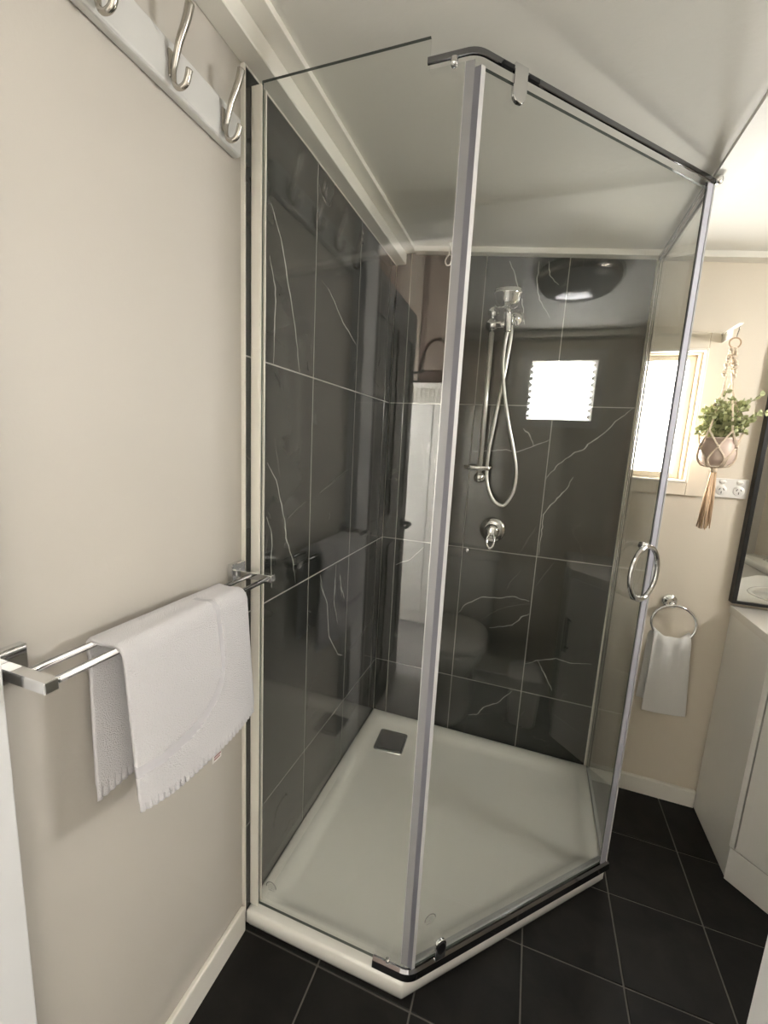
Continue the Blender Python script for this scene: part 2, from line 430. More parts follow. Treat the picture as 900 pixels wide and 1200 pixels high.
# doorway frame
m = MB()
m.box(-0.008, 0.040, -1.612, FY, -0.003, 2.06)
trim6 = struct(m.build('trim_6', 'jamb'), 'white door jamb at the left edge of the view', 'door frame')
bevel_mod(trim6, 0.002)
trim7 = struct(bx('trim_7', 'jamb', 0.7935, 0.832, -1.612, FY, -0.003, 2.06, 0.002), 'white door jamb at the lower right corner of the view', 'door frame')
struct(bx('trim_8', 'jamb', 0.040, 0.7935, -1.612, FY, 2.02, 2.06, 0.002), 'white door head lining above the doorway', 'door frame')

# ------------------------------------------------------------------ wall tiles
G = 0.0015
TZ = [0.046, 0.3165, 0.9165, 1.5165, 2.0705]
def tile_mesh(name, w, h, t=0.006):
    """stone tile in its own plane: local x across, z up, front face towards -y at y=0"""
    m = MB(); m.box(-w / 2, w / 2, 0.0, t, -h / 2, h / 2, 0.0008)
    me = bpy.data.meshes.new(name)
    bmesh.ops.recalc_face_normals(m.bm, faces=m.bm.faces[:]); m.bm.to_mesh(me); m.bm.free()
    me.materials.append(M['stone'])
    return me
TM = {}
TILES = []       # (wall, u0, u1, z0, z1, object)
def add_tile(wall, parent, u0, u1, z0, z1):
    w, h = round(u1 - u0 - 2 * G, 4), round(z1 - z0 - 2 * G, 4)
    key = (w, h)
    if key not in TM: TM[key] = tile_mesh('wall_tile', w, h)
    o = bpy.data.objects.new('wall_tile', TM[key]); COL.objects.link(o)
    if wall == 'L':
        o.location = (0, (u0 + u1) / 2, (z0 + z1) / 2); o.rotation_euler = (0, 0, math.radians(90))
    else:
        o.location = ((u0 + u1) / 2, 0, (z0 + z1) / 2)
    o.parent = parent
    TILES.append((wall, u0, u1, z0, z1, o))
    return o
bx('grout_backing', 'grout', -0.008, -0.0006, -0.985, 0.0, 0.046, 2.071, parent=wall_left)
for u0, u1 in ((-0.985, -0.679), (-0.679, -0.373), (-0.373, -0.069), (-0.069, 0.0)):
    for k in range(4):
        add_tile('L', wall_left, u0, u1, TZ[k], TZ[k + 1])
bx('tile_edge_strip', 'trim', -0.008, 0.0015, -0.9905, -0.985, 0.05, 2.071, 0.0006, parent=wall_left)
bx('tile_top_strip', 'trim', -0.008, 0.001, -0.985, 0.0, 2.0705, 2.0735, parent=wall_left)

bx('grout_backing', 'grout', 0.0, 0.950, 0.0006, 0.008, 0.046, 2.02, parent=wall_back)
def add_top_tile(u0, u1, z0):
    a, b = u0 + G, u1 - G; zt = lambda x: ceil_z(x) - 0.012
    m = MB()
    m.faces([(a, 0, z0 + G), (b, 0, z0 + G), (b, 0, zt(b)), (a, 0, zt(a)), (a, .006, z0 + G), (b, .006, z0 + G), (b, .006, zt(b)), (a, .006, zt(a))],
            [(0, 1, 2, 3), (7, 6, 5, 4), (0, 4, 5, 1), (1, 5, 6, 2), (2, 6, 7, 3), (3, 7, 4, 0)])
    o = m.build('wall_tile', 'stone', wall_back)
    TILES.append(('B', u0, u1, z0, 2.15, o)); return o
for u0, u1 in ((0.0, 0.064), (0.064, 0.369), (0.369, 0.671), (0.671, 0.950)):
    for k in range(3):
        add_tile('B', wall_back, u0, u1, TZ[k], TZ[k + 1])
    add_top_tile(u0, u1, TZ[3])
bx('tile_edge_strip', 'trim', 0.950, 0.954, -0.0015, 0.008, 0.05, 2.03, 0.0006, parent=wall_back)

# pale veins in the stone, each lying in its own tile
VEINS = [
     ('L', [(-0.898, 1.754), (-0.873, 1.693), (-0.875, 1.625), (-0.879, 1.519)]) ,
     ('L', [(-0.894, 1.865), (-0.853, 1.81), (-0.818, 1.717), (-0.779, 1.615), (-0.756, 1.52)]) ,
     ('L', [(-0.605, 1.783), (-0.495, 1.715), (-0.384, 1.673)]) ,
     ('L', [(-0.644, 1.789), (-0.588, 1.775)]) ,
     ('L', [(-0.9, 1.279), (-0.861, 1.234), (-0.818, 1.121), (-0.812, 1.072), (-0.775, 1.003), (-0.757, 0.925)]) ,
     ('L', [(-0.902, 1.144), (-0.879, 1.09), (-0.878, 0.949)]) ,
     ('L', [(-0.898, 1.156), (-0.883, 1.136)]) ,
     ('L', [(-0.868, 1.341), (-0.858, 1.293), (-0.844, 1.238)]) ,
     ('L', [(-0.804, 1.124), (-0.754, 1.144), (-0.706, 1.161)]) ,
     ('L', [(-0.624, 1.176), (-0.518, 1.211), (-0.388, 1.251)]) ,
     ('L', [(-0.602, 0.905), (-0.577, 0.827)]) ,
     ('L', [(-0.483, 0.91), (-0.487, 0.797)]) ,
     ('L', [(-0.447, 0.861), (-0.429, 0.778)]) ,
     ('L', [(-0.602, 0.879), (-0.545, 0.788), (-0.522, 0.655), (-0.441, 0.548), (-0.398, 0.522)]) ,
     ('L', [(-0.49, 0.854), (-0.49, 0.768), (-0.451, 0.675)]) ,
     ('L', [(-0.441, 0.82), (-0.402, 0.757)]) ,
     ('L', [(-0.357, 0.518), (-0.24, 0.521), (-0.096, 0.555)]) ,
     ('L', [(-0.352, 0.19), (-0.235, 0.209)]) ,
     ('B', [(0.455, 2.052), (0.481, 1.998), (0.515, 1.91), (0.533, 1.819)]) ,
     ('B', [(0.563, 2.043), (0.562, 1.972), (0.577, 1.907), (0.621, 1.84)]) ,
     ('B', [(0.597, 2.04), (0.604, 1.993), (0.64, 1.955)]) ,
     ('B', [(0.941, 1.515), (0.902, 1.476), (0.853, 1.417), (0.808, 1.38), (0.799, 1.361), (0.761, 1.342), (0.713, 1.298), (0.674, 1.238)]) ,
     ('B', [(0.771, 1.25), (0.748, 1.195), (0.708, 1.141), (0.678, 1.092), (0.681, 1.011), (0.677, 0.921)]) ,
     ('B', [(0.568, 1.429), (0.594, 1.402), (0.612, 1.362)]) ,
     ('B', [(0.669, 1.389), (0.614, 1.362), (0.553, 1.334), (0.508, 1.342), (0.455, 1.334), (0.379, 1.328)]) ,
     ('B', [(0.659, 1.042), (0.636, 0.996), (0.604, 0.923)]) ,
     ('B', [(0.373, 0.618), (0.401, 0.662), (0.465, 0.707), (0.534, 0.715), (0.593, 0.733), (0.661, 0.723)]) ,
     ('B', [(0.478, 0.61), (0.539, 0.664), (0.605, 0.695), (0.662, 0.712)]) ,
     ('B', [(0.512, 0.576), (0.605, 0.606), (0.635, 0.645), (0.666, 0.669)]) ,
     ('B', [(0.569, 0.753), (0.578, 0.792), (0.615, 0.847)]) ,
     ('B', [(0.675, 0.785), (0.712, 0.853), (0.742, 0.906)]) ,
     ('B', [(0.672, 0.445), (0.724, 0.473), (0.791, 0.498), (0.84, 0.489), (0.925, 0.501)]) ,
     ('B', [(0.72, 0.472), (0.75, 0.425), (0.791, 0.35)]) ,
     ('B', [(0.632, 0.308), (0.587, 0.246), (0.519, 0.197), (0.495, 0.157), (0.458, 0.144)]) ,
     ('B', [(0.671, 0.194), (0.694, 0.226)]) ,
     ('B', [(0.074, 0.795), (0.141, 0.83), (0.196, 0.894)]) ,
]
FAINT = {3, 6, 7, 8, 9, 16, 17, 25, 27, 29, 30, 34}
rv = random.Random(3)
for vi, (wl, pts) in enumerate(VEINS):
    mid = pts[len(pts) // 2]
    host = None
    for (w, u0, u1, z0, z1, o) in TILES:
        cu = sum(p[0] for p in pts) / len(pts); cz = sum(p[1] for p in pts) / len(pts)
        if w == wl and u0 <= cu <= u1 and z0 <= cz <= z1:
            host = (u0, u1, z0, z1, o)
    if not host: continue
    u0, u1, z0, z1, ho = host
    path = []
    for i in range(len(pts) - 1):
        for k in range(5):
            t = k / 5
            path.append((pts[i][0] * (1 - t) + pts[i + 1][0] * t + (rv.uniform(-.0025, .0025) if k else 0), pts[i][1] * (1 - t) + pts[i + 1][1] * t + (rv.uniform(-.0025, .0025) if k else 0)))
    path.append(pts[-1])
    path = [(min(max(p[0], u0 + .002), u1 - .002), min(max(p[1], z0 + .002), z1 - .002)) for p in path]
    n = len(path); vv = []; wmax = 0.0018 if vi in FAINT else 0.0023
    for i, p in enumerate(path):
        a = path[max(i - 1, 0)]; b = path[min(i + 1, n - 1)]
        d = Vector((b[0] - a[0], b[1] - a[1]));
        if d.length < 1e-6: d = Vector((0, 1))
        d.normalize(); nn = Vector((-d.y, d.x))
        w = wmax * (0.35 + 0.65 * math.sin(math.pi * min(1, max(0, (i + 0.6) / n)))) * rv.uniform(0.6, 1.1)
        for s in (-1, 1):
            q = (p[0] + nn.x * w * s, p[1] + nn.y * w * s)
            vv.append((0.0002, q[0], q[1]) if wl == 'L' else (q[0], -0.0002, q[1]))
    mb = MB(); mb.faces(vv, [(2 * i, 2 * i + 1, 2 * i + 3, 2 * i + 2) for i in range(n - 1)])
    o = mb.build('vein', 'vein_faint' if vi in FAINT else 'vein')
    o.parent = ho
    o.matrix_parent_inverse = (Matrix.Translation(ho.location) @ ho.rotation_euler.to_matrix().to_4x4()).inverted() if ho.location.length > 0 else Matrix.Identity(4)

# ------------------------------------------------------------------ floor tiles
FX = [-0.008, 0.227, 0.477, 0.727, 0.977, 1.227, 1.477, 1.727, 1.9995]
FYS = [0.0, -0.248, -0.496, -0.744, -0.992, -1.24, -1.50]
A_, B_, C_, D_ = (0.0, -0.984), (0.453, -0.984), (0.964, -0.468), (0.964, 0.0)   # tray outline
fm = {}
for i in range(len(FX) - 1):
    for j in range(len(FYS) - 1):
        x0, x1, y1, y0 = FX[i], FX[i + 1], FYS[j], FYS[j + 1]
        if x1 <= 0.98 and y0 >= -0.75 and (x1 - 1.42 <= y0):   # wholly under the tray
            continue
        w, d = round(x1 - x0 - .004, 4), round(y1 - y0 - .004, 4)
        if (w, d) not in fm:
            mb = MB(); mb.box(-w / 2, w / 2, -d / 2, d / 2, -0.008, 0.0, 0.0012)
            me = bpy.data.meshes.new('floor_tile'); mb.bm.to_mesh(me); mb.bm.free(); me.materials.append(M['floor_tile']); fm[(w, d)] = me
        o = bpy.data.objects.new('floor_tile', fm[(w, d)]); COL.objects.link(o)
        o.location = ((x0 + x1) / 2, (y0 + y1) / 2, 0); o.parent = floor

# ------------------------------------------------------------------ window in the back wall
win = thing('window_1', (1.08, 0.0, WZ0), 'small bright obscure glass window with cream casing beside the shower glass', 'window'); win['kind'] = 'structure'
m = MB()          # flat casing: right, bottom and top boards with mitred look
m.box(WX1 - 0.002, 1.203, -0.008, 0.008, 1.213, 1.772, 0.002)
m.build('casing_stile', 'casing', win)
bx('casing_rail', 'casing', 0.968, WX1 - 0.0022, -0.0085, 0.008, 1.213, WZ0 + 0.002, 0.002, win)
bx('casing_rail', 'casing', 0.968, WX1 - 0.0022, -0.0085, 0.008, WZ1 - 0.002, 1.772, 0.002, win)
m = MB()          # bead around the opening
m.box(WX1 - 0.009, WX1, -0.013, 0.010, WZ0, WZ1, 0.002); m.box(WX0 + .012, WX1 - .009, -0.013, 0.010, WZ0, WZ0 + 0.009, 0.002); m.box(WX0 + .012, WX1 - .009, -0.013, 0.010, WZ1 - 0.009, WZ1, 0.002)
m.build('bead', 'trim', win)
m = MB()          # reveal and sash
m.box(1.128, WX1, 0.010, 0.10, WZ0, WZ1); m.box(WX0, 1.128, 0.010, 0.10, WZ0, WZ0 + 0.012); m.box(WX0, 1.128, 0.010, 0.10, WZ1 - 0.012, WZ1); m.box(WX0, WX0 + 0.006, 0.010, 0.10, WZ0, WZ1)
m.build('reveal', 'timber', win)
m = MB()
m.box(1.106, 1.128, 0.045, 0.075, WZ0 + 0.012, WZ1 - 0.012, 0.002); m.box(WX0 + .006, 1.106, 0.045, 0.075, WZ0 + 0.012, WZ0 + 0.034, 0.002); m.box(WX0 + .006, 1.106, 0.045, 0.075, WZ1 - 0.030, WZ1 - 0.012, 0.002)
m.build('sash', 'trim', win)
bx('pane', 'daylight_back', WX0 + 0.007, 1.106, 0.058, 0.064, WZ0 + 0.034, WZ1 - 0.030, parent=win)

# ------------------------------------------------------------------ louvre window in the right wall
lw = thing('window_2', (2.0, -0.715, LZ0), 'white framed louvre window mirrored in the shower door', 'window'); lw['kind'] = 'structure'
for nm, y0, y1, z0, z1 in (('casing_stile', -0.952, LY0 - 0.033, 1.42, 1.885), ('casing_stile', LY1 + 0.033, -0.478, 1.42, 1.885), ('casing_rail', LY0 - 0.033, LY1 + 0.033, 1.42, LZ0 - 0.029), ('casing_rail', LY0 - 0.033, LY1 + 0.033, LZ1 + 0.042, 1.885)):
    bx(nm, 'casing', 1.985, 2.0, y0, y1, z0, z1, 0.002, lw)
for nm, y0, y1, z0, z1 in (('frame_stile', LY0 - 0.033, LY0 + 0.012, LZ0 - 0.029, LZ1 + 0.042), ('frame_stile', LY1 - 0.012, LY1 + 0.033, LZ0 - 0.029, LZ1 + 0.042), ('frame_rail', LY0 + 0.012, LY1 - 0.012, LZ0 - 0.029, LZ0 + 0.012), ('frame_rail', LY0 + 0.012, LY1 - 0.012, LZ1 - 0.012, LZ1 + 0.042)):
    bx(nm, 'trim', 1.975, 2.10, y0, y1, z0, z1, 0.003, lw)
nb = 9
for k in range(nb):
    zc = LZ0 + 0.012 + (k + 0.5) * (LZ1 - LZ0 - 0.024) / nb
    m = MB(); xf = Matrix.Translation((2.055, (LY0 + LY1) / 2, zc)) @ Matrix.Rotation(math.radians(-40), 4, 'Y')
    m.box(-0.003, 0.003, (LY0 - LY1) / 2 + 0.013, (LY1 - LY0) / 2 - 0.013, -0.0185, 0.0185, 0.0, xf=xf)
    m.build('louvre_blade', 'daylight_louvre', lw)
for s, yy in ((1, LY0 + 0.013), (-1, LY1 - 0.013)):
    for k in range(nb):
        zc = LZ0 + 0.012 + (k + 0.5) * (LZ1 - LZ0 - 0.024) / nb
        bx('blade_clip', 'steel', 2.03, 2.05, min(yy, yy + s * .012), max(yy, yy + s * .012), zc - 0.004, zc + 0.012, 0.001, lw)

# ------------------------------------------------------------------ hall beyond the doorway (seen only as a reflection)
HX0, HX1, HY0 = -1.2, 1.6, -3.75
struct(bx('floor_hall', 'hall_floor', HX0 - .1, HX1 + .1, HY0 - .1, -1.60, -0.08, -0.003), 'grey hall floor mirrored in the left shower glass', 'floor')
struct(bx('wall_hall_back', 'hall_bounce', HX0 - .1, HX1 + .1, HY0 - .1, HY0, 0, 2.95), 'back wall of the hall, white to bounce light, under the brown panel', 'wall')
m = MB(); m.box(HX0 - .1, HX0, HY0, -3.05, 0, 2.95); m.box(HX0 - .1, HX0, -2.0, -1.60, 0, 2.95); m.box(HX0 - .1, HX0, -3.05, -2.0, 0, 0.85); m.box(HX0 - .1, HX0, -3.05, -2.0, 2.05, 2.95)
struct(m.build('wall_hall_left', 'paint'), 'left wall of the hall around the added, unseen window', 'wall')
struct(bx('wall_hall_front', 'hall_bounce', HX0 - .1, -0.11, -1.60, -1.50, 0, 2.95), 'hall side wall left of the doorway', 'wall')
struct(bx('wall_hall_right', 'hall_bounce', HX1, HX1 + .1, HY0, -1.60, 0, 2.95), 'pale right wall of the hall', 'wall')
struct(bx('ceiling_hall', 'hall_bounce', HX0 - .1, HX1 + .1, HY0 - .1, -1.50, 2.90, 3.0), 'plain ceiling of the hall', 'ceiling')
hw = thing('fill_window', (HX0, -2.525, 0.85), 'added hall window, unseen, glowing to light the hall', 'window'); hw['kind'] = 'structure'
for nm, y0, y1, z0, z1 in (('frame_stile', -3.05, -3.0, .85, 2.05), ('frame_stile', -2.05, -2.0, .85, 2.05), ('frame_rail', -3.0, -2.05, .85, .9), ('frame_rail', -3.0, -2.05, 2.0, 2.05)):
    bx(nm, 'trim', HX0 - 0.08, HX0 + 0.01, y0, y1, z0, z1, 0.002, hw)
bx('pane', 'hall_fill_glow', HX0 - 0.036, HX0 - 0.03, -3.0, -2.05, 0.9, 2.0, parent=hw)  # added glowing pane, fills the hall and bathroom with light

# door leaf, open into the hall
d1 = thing('door_1', (0.02, -1.615, 0), 'open door leaf coloured dark for shade, with black lever, mirrored in the left glass', 'door'); d1['kind'] = 'structure'
xf = Matrix.Translation((0.0, -1.615, 0)) @ Matrix.Rotation(math.radians(-2.0), 4, 'Z')
MB().box(-0.034, 0.0, -0.75, 0.0, 0.01, 2.0, 0.002, xf=xf).build('leaf', 'shade_door', d1)
for z0, z1 in ((0.18, 0.85), (1.0, 1.85)):
    for y0, y1 in ((-0.66, -0.41), (-0.34, -0.09)):
        mm = MB()
        for a in ((y0, y1, z0, z0 + .012), (y0, y1, z1 - .012, z1), (y0, y0 + .012, z0, z1), (y1 - .012, y1, z0, z1)):
            mm.box(0.0, 0.008, a[0], a[1], a[2], a[3], 0.002, xf=xf)
        mm.build('panel_moulding', 'shade_door', d1)
hd = MB(); hd.lathe([(0.026, 0), (0.026, 0.008)], xf @ Vector((0.0, -0.68, 0.92)), (1, 0, 0)); hd.tube([xf @ Vector(p) for p in ((0.0, -0.68, 0.92), (0.045, -0.68, 0.92), (0.052, -0.66, 0.92), (0.052, -0.57, 0.915))], 0.009)
hd.build('lever_handle', 'black', d1)
hk = MB(); hk.box(0.0, 0.006, -0.73, -0.70, 1.66, 1.72, 0.001, xf=xf); hk.tube([xf @ Vector(p) for p in ((0.0, -0.715, 1.71), (0.05, -0.715, 1.715), (0.06, -0.715, 1.73))], 0.006); hk.tube([xf @ Vector(p) for p in ((0.0, -0.715, 1.67), (0.03, -0.715, 1.665), (0.035, -0.715, 1.68))], 0.006)
hk.build('coat_hook', 'black', d1)
# ------------------------------------------------------------------ shower tray
def round_poly(poly, radii, off, seg=5):
    """convex CCW polygon offset inwards by off, corners rounded with radii"""
    n = len(poly); P = [Vector(p) for p in poly]; lines = []
    for i in range(n):
        d = (P[(i + 1) % n] - P[i]).normalized(); nr = Vector((-d.y, d.x))
        lines.append((P[i] + nr * off, d))
    cor = []
    for i in range(n):
        (p, d), (q, e) = lines[i - 1], lines[i]
        det = d.x * e.y - d.y * e.x
        t = ((q.x - p.x) * e.y - (q.y - p.y) * e.x) / det
        cor.append(p + d * t)
    out = []
    for i in range(n):
        c = cor[i]; d0 = lines[i - 1][1]; d1 = lines[i][1]; r = max(radii[i], 0.0005)
        ang = math.acos(max(-1, min(1, d0.dot(d1)))); tl = r * math.tan(ang / 2)
        s = c - d0 * tl; nr = Vector((-d0.y, d0.x)); cen = s + nr * r; v = s - cen
        for k in range(seg + 1):
            a = ang * k / seg
            out.append(cen + Vector((v.x * math.cos(a) - v.y * math.sin(a), v.x * math.sin(a) + v.y * math.cos(a))))
    return out
TRAY = [(0.0008, -0.0008), A_[:1] + (-0.984,), B_, C_, (0.964, -0.0008)]
TRAY[1] = (0.0008, -0.984)
def trring(off, z, r):
    return [(p.x, p.y, z) for p in round_poly(TRAY, [r[0]] * 2 + [r[1]] * 2 + [r[0]], off)]
tray = thing('shower_tray', (0.45, -0.45, 0), 'off-white five-sided acrylic shower tray on the black floor', 'shower tray')
m = MB()
m.rings([trring(0.006, 0.0005, (.001, .006)), trring(0.003, 0.010, (.001, .006)), trring(0.0, 0.014, (.001, .006)), trring(0.0, 0.047, (.001, .006)), trring(0.002, 0.0525, (.001, .006)), trring(0.007, 0.055, (.001, .008)),
         trring(0.036, 0.055, (.02, .02)), trring(0.048, 0.053, (.03, .03)), trring(0.060, 0.045, (.04, .04)), trring(0.072, 0.036, (.05, .05)), trring(0.09, 0.032, (.055, .055)), trring(0.20, 0.028, (.06, .06))])
m.build('basin', 'acrylic', tray)
dr = MB()
dq = [(0.083, -0.104), (0.207, -0.098), (0.215, -0.230), (0.091, -0.238)]
c0 = Vector((0.149, -0.168))
def dring(s, z): return [(c0.x + (p[0] - c0.x) * s, c0.y + (p[1] - c0.y) * s, z) for p in [tuple(v) for v in round_poly([dq[0], dq[3], dq[2], dq[1]], [.012] * 4, 0.0)]]
dr.rings([dring(1.04, 0.030), dring(1.04, 0.0345), dring(1.0, 0.037), dring(0.93, 0.037), dring(0.93, 0.0345)], True, True)
dr.build('drain_rim', 'chrome', tray)
MB().rings([dring(0.90, 0.033), dring(0.90, 0.0385), dring(0.87, 0.0395)]).build('drain_cover', 'drain', tray)

# ------------------------------------------------------------------ shower screen
scr = thing('shower_screen', (0.45, -0.95, 0.055), 'clear glass corner shower screen with angled door and chrome rails', 'shower screen')
def glass_panel(name, p0, p1, z0, z1, t, parent):
    d = Vector((p1[0] - p0[0], p1[1] - p0[1])).normalized(); nr = Vector((d.y, -d.x)) * (t / 2)
    a, b = Vector(p0), Vector(p1)
    q = [a + nr, b + nr, b - nr, a - nr]
    m = MB()
    vv = [(p.x, p.y, z0) for p in q] + [(p.x, p.y, z1) for p in q]
    m.faces(vv, [(0, 1, 5, 4), (2, 3, 7, 6)], 'glass')
    m.faces(vv, [(3, 2, 1, 0), (4, 5, 6, 7), (1, 2, 6, 5), (3, 0, 4, 7)], 'glass_edge')
    return m.build(name, None, parent)
FYG = -0.957
m = MB()          # fixed panel: notched at the top where the rail clamps on
prof = [(0.022, 0.057), (0.447, 0.057), (0.447, 2.004), (0.3735, 2.004), (0.3735, 2.056), (0.022, 2.056)]
vf = [(x, FYG - 0.003, z) for x, z in prof]; vb = [(x, FYG + 0.003, z) for x, z in prof]
m.faces(vf, [range(6)], 'glass'); m.faces(vb, [range(5, -1, -1)], 'glass')
for i in range(6): m.faces(vf + vb, [(i, (i + 1) % 6, 6 + (i + 1) % 6, 6 + i)], 'glass' if i in (2, 3) else 'glass_edge')
fixed = m.build('fixed_panel', None, scr)
DA, DB = (0.470, -0.955), (0.946, -0.479)
door = glass_panel('door_panel', DA, DB, 0.078, 1.990, 0.006, scr)
ret = glass_panel('return_panel', (0.960, -0.464), (0.960, -0.004), 0.057, 2.018, 0.006, scr)
fixed['label'] = 'narrow fixed glass panel next to the towel rail'
door['label'] = 'angled glass door with oval chrome handle'
ret['label'] = 'fixed glass return panel beside the bright window'
# wall channels
m = MB(); m.box(0.0006, 0.0255, -0.967, -0.962, 0.056, 2.046, 0.0008); m.box(0.0006, 0.0255, -0.952, -0.947, 0.056, 2.046, 0.0008); m.box(0.0006, 0.004, -0.962, -0.952, 0.056, 2.046)
m.build('wall_channel', 'anodised', scr)
m = MB(); m.box(0.9525, 0.956, -0.024, -0.0022, 0.056, 2.010, 0.0008); m.box(0.964, 0.9675, -0.024, -0.0022, 0.056, 2.010, 0.0008)
m.build('wall_channel', 'steel', scr)
# corner seals
dv = Vector((DB[0] - DA[0], DB[1] - DA[1])).normalized(); dn = Vector((dv.y, -dv.x))     # dn points out of the shower
def strip(name, mat, segs, z0, z1):
    """vertical profile strip made of flat rectangles given by plan quads"""
    m = MB()
    for q in segs: m.prism(q, z0, z1)
    return m.build(name, mat, scr)
def quad(p, d, l0, l1, w0, w1):
    d = Vector(d); n = Vector((d.y, -d.x)); p = Vector(p)
    return [tuple(p + d * l0 + n * w0), tuple(p + d * l1 + n * w0), tuple(p + d * l1 + n * w1), tuple(p + d * l0 + n * w1)]
strip('corner_seal', 'seal', [quad((0.447, FYG), (1, 0), -0.007, 0.009, 0.0032, 0.0052)], 0.080, 2.002)
strip('corner_seal_edge', 'seal_light', [quad((0.447, FYG), (1, 0), -0.0085, -0.0072, 0.0032, 0.0056)], 0.080, 2.002)
strip('corner_seal_core', 'seal_dark', [[(0.456, -0.9622), (0.4677, -0.9647), (0.4677, -0.962), (0.456, -0.9600)]], 0.080, 1.990)
strip('corner_seal_lip', 'seal_light', [quad(DA, dv, -0.0085, 0.0005, 0.0032, 0.0052)], 0.080, 1.990)
strip('corner_seal', 'seal_grey', [quad(DB, dv, -0.005, 0.015, 0.0032, 0.006)], 0.080, 2.000)
strip('corner_seal_edge', 'seal_light', [quad((0.960, -0.464), (0, 1), -0.006, 0.006, 0.0032, 0.0062)], 0.080, 2.000)
# rails
def fillet(pts, r, seg=6):
    P = [Vector(p) for p in pts]; out = [tuple(P[0])]
    for i in range(1, len(P) - 1):
        d0 = (P[i] - P[i - 1]).normalized(); d1 = (P[i + 1] - P[i]).normalized()
        a, b = P[i] - d0 * r, P[i] + d1 * r
        for k in range(seg + 1):
            t = k / seg
            out.append(tuple((1 - t) ** 2 * a + 2 * t * (1 - t) * P[i] + t * t * b))
    out.append(tuple(P[-1])); return out
corner = (0.4565, FYG)
RP = fillet([(0.372, FYG), corner, (0.960, FYG + 0.960 - 0.4565), (0.960, -0.010)], 0.016)
m = MB(); m.sweep(RP, [(0.0056, 2.009), (0.0056, 2.018), (0.0065, 2.019), (0.010, 2.019), (0.011, 2.018), (0.011, 2.009), (0.010, 2.008), (0.0065, 2.008)])
top_rail = m.build('top_rail', 'rail_chrome', scr)
bx('return_brace', 'rail_chrome', 0.9490, 0.9566, -0.452, -0.026, 2.004, 2.0175, 0.001, scr)
RB = fillet([(0.370, FYG), corner, (0.960, FYG + 0.960 - 0.4565)], 0.016)
m = MB(); m.sweep(RB, [(0.0045, 0.0556), (0.0045, 0.072), (0.009, 0.078), (0.014, 0.079), (0.020, 0.074), (0.0225, 0.0556)])
bottom_rail = m.build('bottom_rail', 'rail_chrome', scr)
m = MB(); m.sweep(RB[-2:], [(-0.018, 0.0556), (-0.018, 0.064), (-0.010, 0.067), (-0.002, 0.073), (0.002, 0.073), (0.002, 0.0556)])
m.build('door_threshold', 'seal_light', scr)
bx('bottom_channel', 'seal_light', 0.956, 0.9675, -0.44, -0.026, 0.0556, 0.064, 0.001, scr)
# rail end knobs
m = MB(); m.lathe([(0.007, 0), (0.007, 0.010), (0.004, 0.013)], (0.420, FYG - 0.0085, 2.008), (0, 0, -1), 16); m.build('rail_knob', 'chrome', top_rail)
m = MB(); m.lathe([(0.006, 0), (0.006, 0.008), (0.004, 0.010)], (0.408, FYG - 0.012, 0.078), (0, 0, 1), 16); m.build('rail_knob', 'chrome', bottom_rail)
m = MB(); m.lathe([(0.008, 0), (0.010, 0.003), (0.010, 0.012), (0.007, 0.016)], (0.966, -0.459, 2.012), (0.7, -0.7, 0), 16); m.build('rail_end_cap', 'steel', top_rail)
# door rollers (clips on the glass) and handle are sub-parts of the door
def clip(s, zbase, sign):
    c = Vector(DA) + dv * s
    m = MB()
    ring = []
    pts = []
    w, h = 0.0155, 0.060
    for k in range(13):
        a = math.pi * k / 12
        pts.append((w * math.cos(a), -(h - w) - w * math.sin(a)))
    pts = [(w, 0.0)] + pts + [(-w, 0.0)]
    for off in (0.0036, 0.0115):
        ring.append([(c.x + dv.x * a + dn.x * off, c.y + dv.y * a + dn.y * off, zbase + sign * b) for a, b in pts])
    m.rings(ring, True, True, smooth=False)
    return bevel_mod(m.build('roller_clip', 'chrome', door), 0.0015)
s1 = (Vector((0.523, -0.902)) - Vector(DA)).dot(dv)
clip(s1, 2.017, 1); cb = clip(s1 - 0.004, 0.070, -1)
cq = Vector(DA) + dv * (s1 - 0.004) + dn * 0.0116; m = MB(); vo = []
for off in (0.0, 0.002):
    vo.append([(cq.x + dv.x * 0.0115 * math.cos(2 * math.pi * k / 24) + dn.x * off, cq.y + dv.y * 0.0115 * math.cos(2 * math.pi * k / 24) + dn.y * off, 0.109 + 0.0165 * math.sin(2 * math.pi * k / 24)) for k in range(24)])
m.rings(vo, True, True, smooth=False); m.build('roller_cap', 'black', door)
for k in (-1, 1):
    p = Vector(DA) + dv * (s1 + k * 0.030)
    q = quad(p, dv, -0.012, 0.012, 0.0056, 0.012)
    MB().prism(q, 2.002, 2.0082).build('roller_guide', 'black', top_rail)
s2 = (Vector((0.929, -0.497)) - Vector(DA)).dot(dv) - 0.006
hc = Vector(DA) + dv * (s2 - 0.020)
m = MB(); ring = []
for k in range(56):
    a = 2 * math.pi * k / 56
    q = hc + dv * (0.055 * math.cos(a)) + dn * 0.026
    ring.append((q.x, q.y, 1.036 + 0.073 * math.sin(a)))
m.tube(ring, 0.0065, 14, closed=True)
for s in (-1, 1):
    q = hc + dn * 0.0035
    m.lathe([(0.0085, 0), (0.0085, 0.022)], (q.x, q.y, 1.036 + s * 0.073), (dn.x, dn.y, 0), 14)
m.build('oval_handle', 'chrome', door)
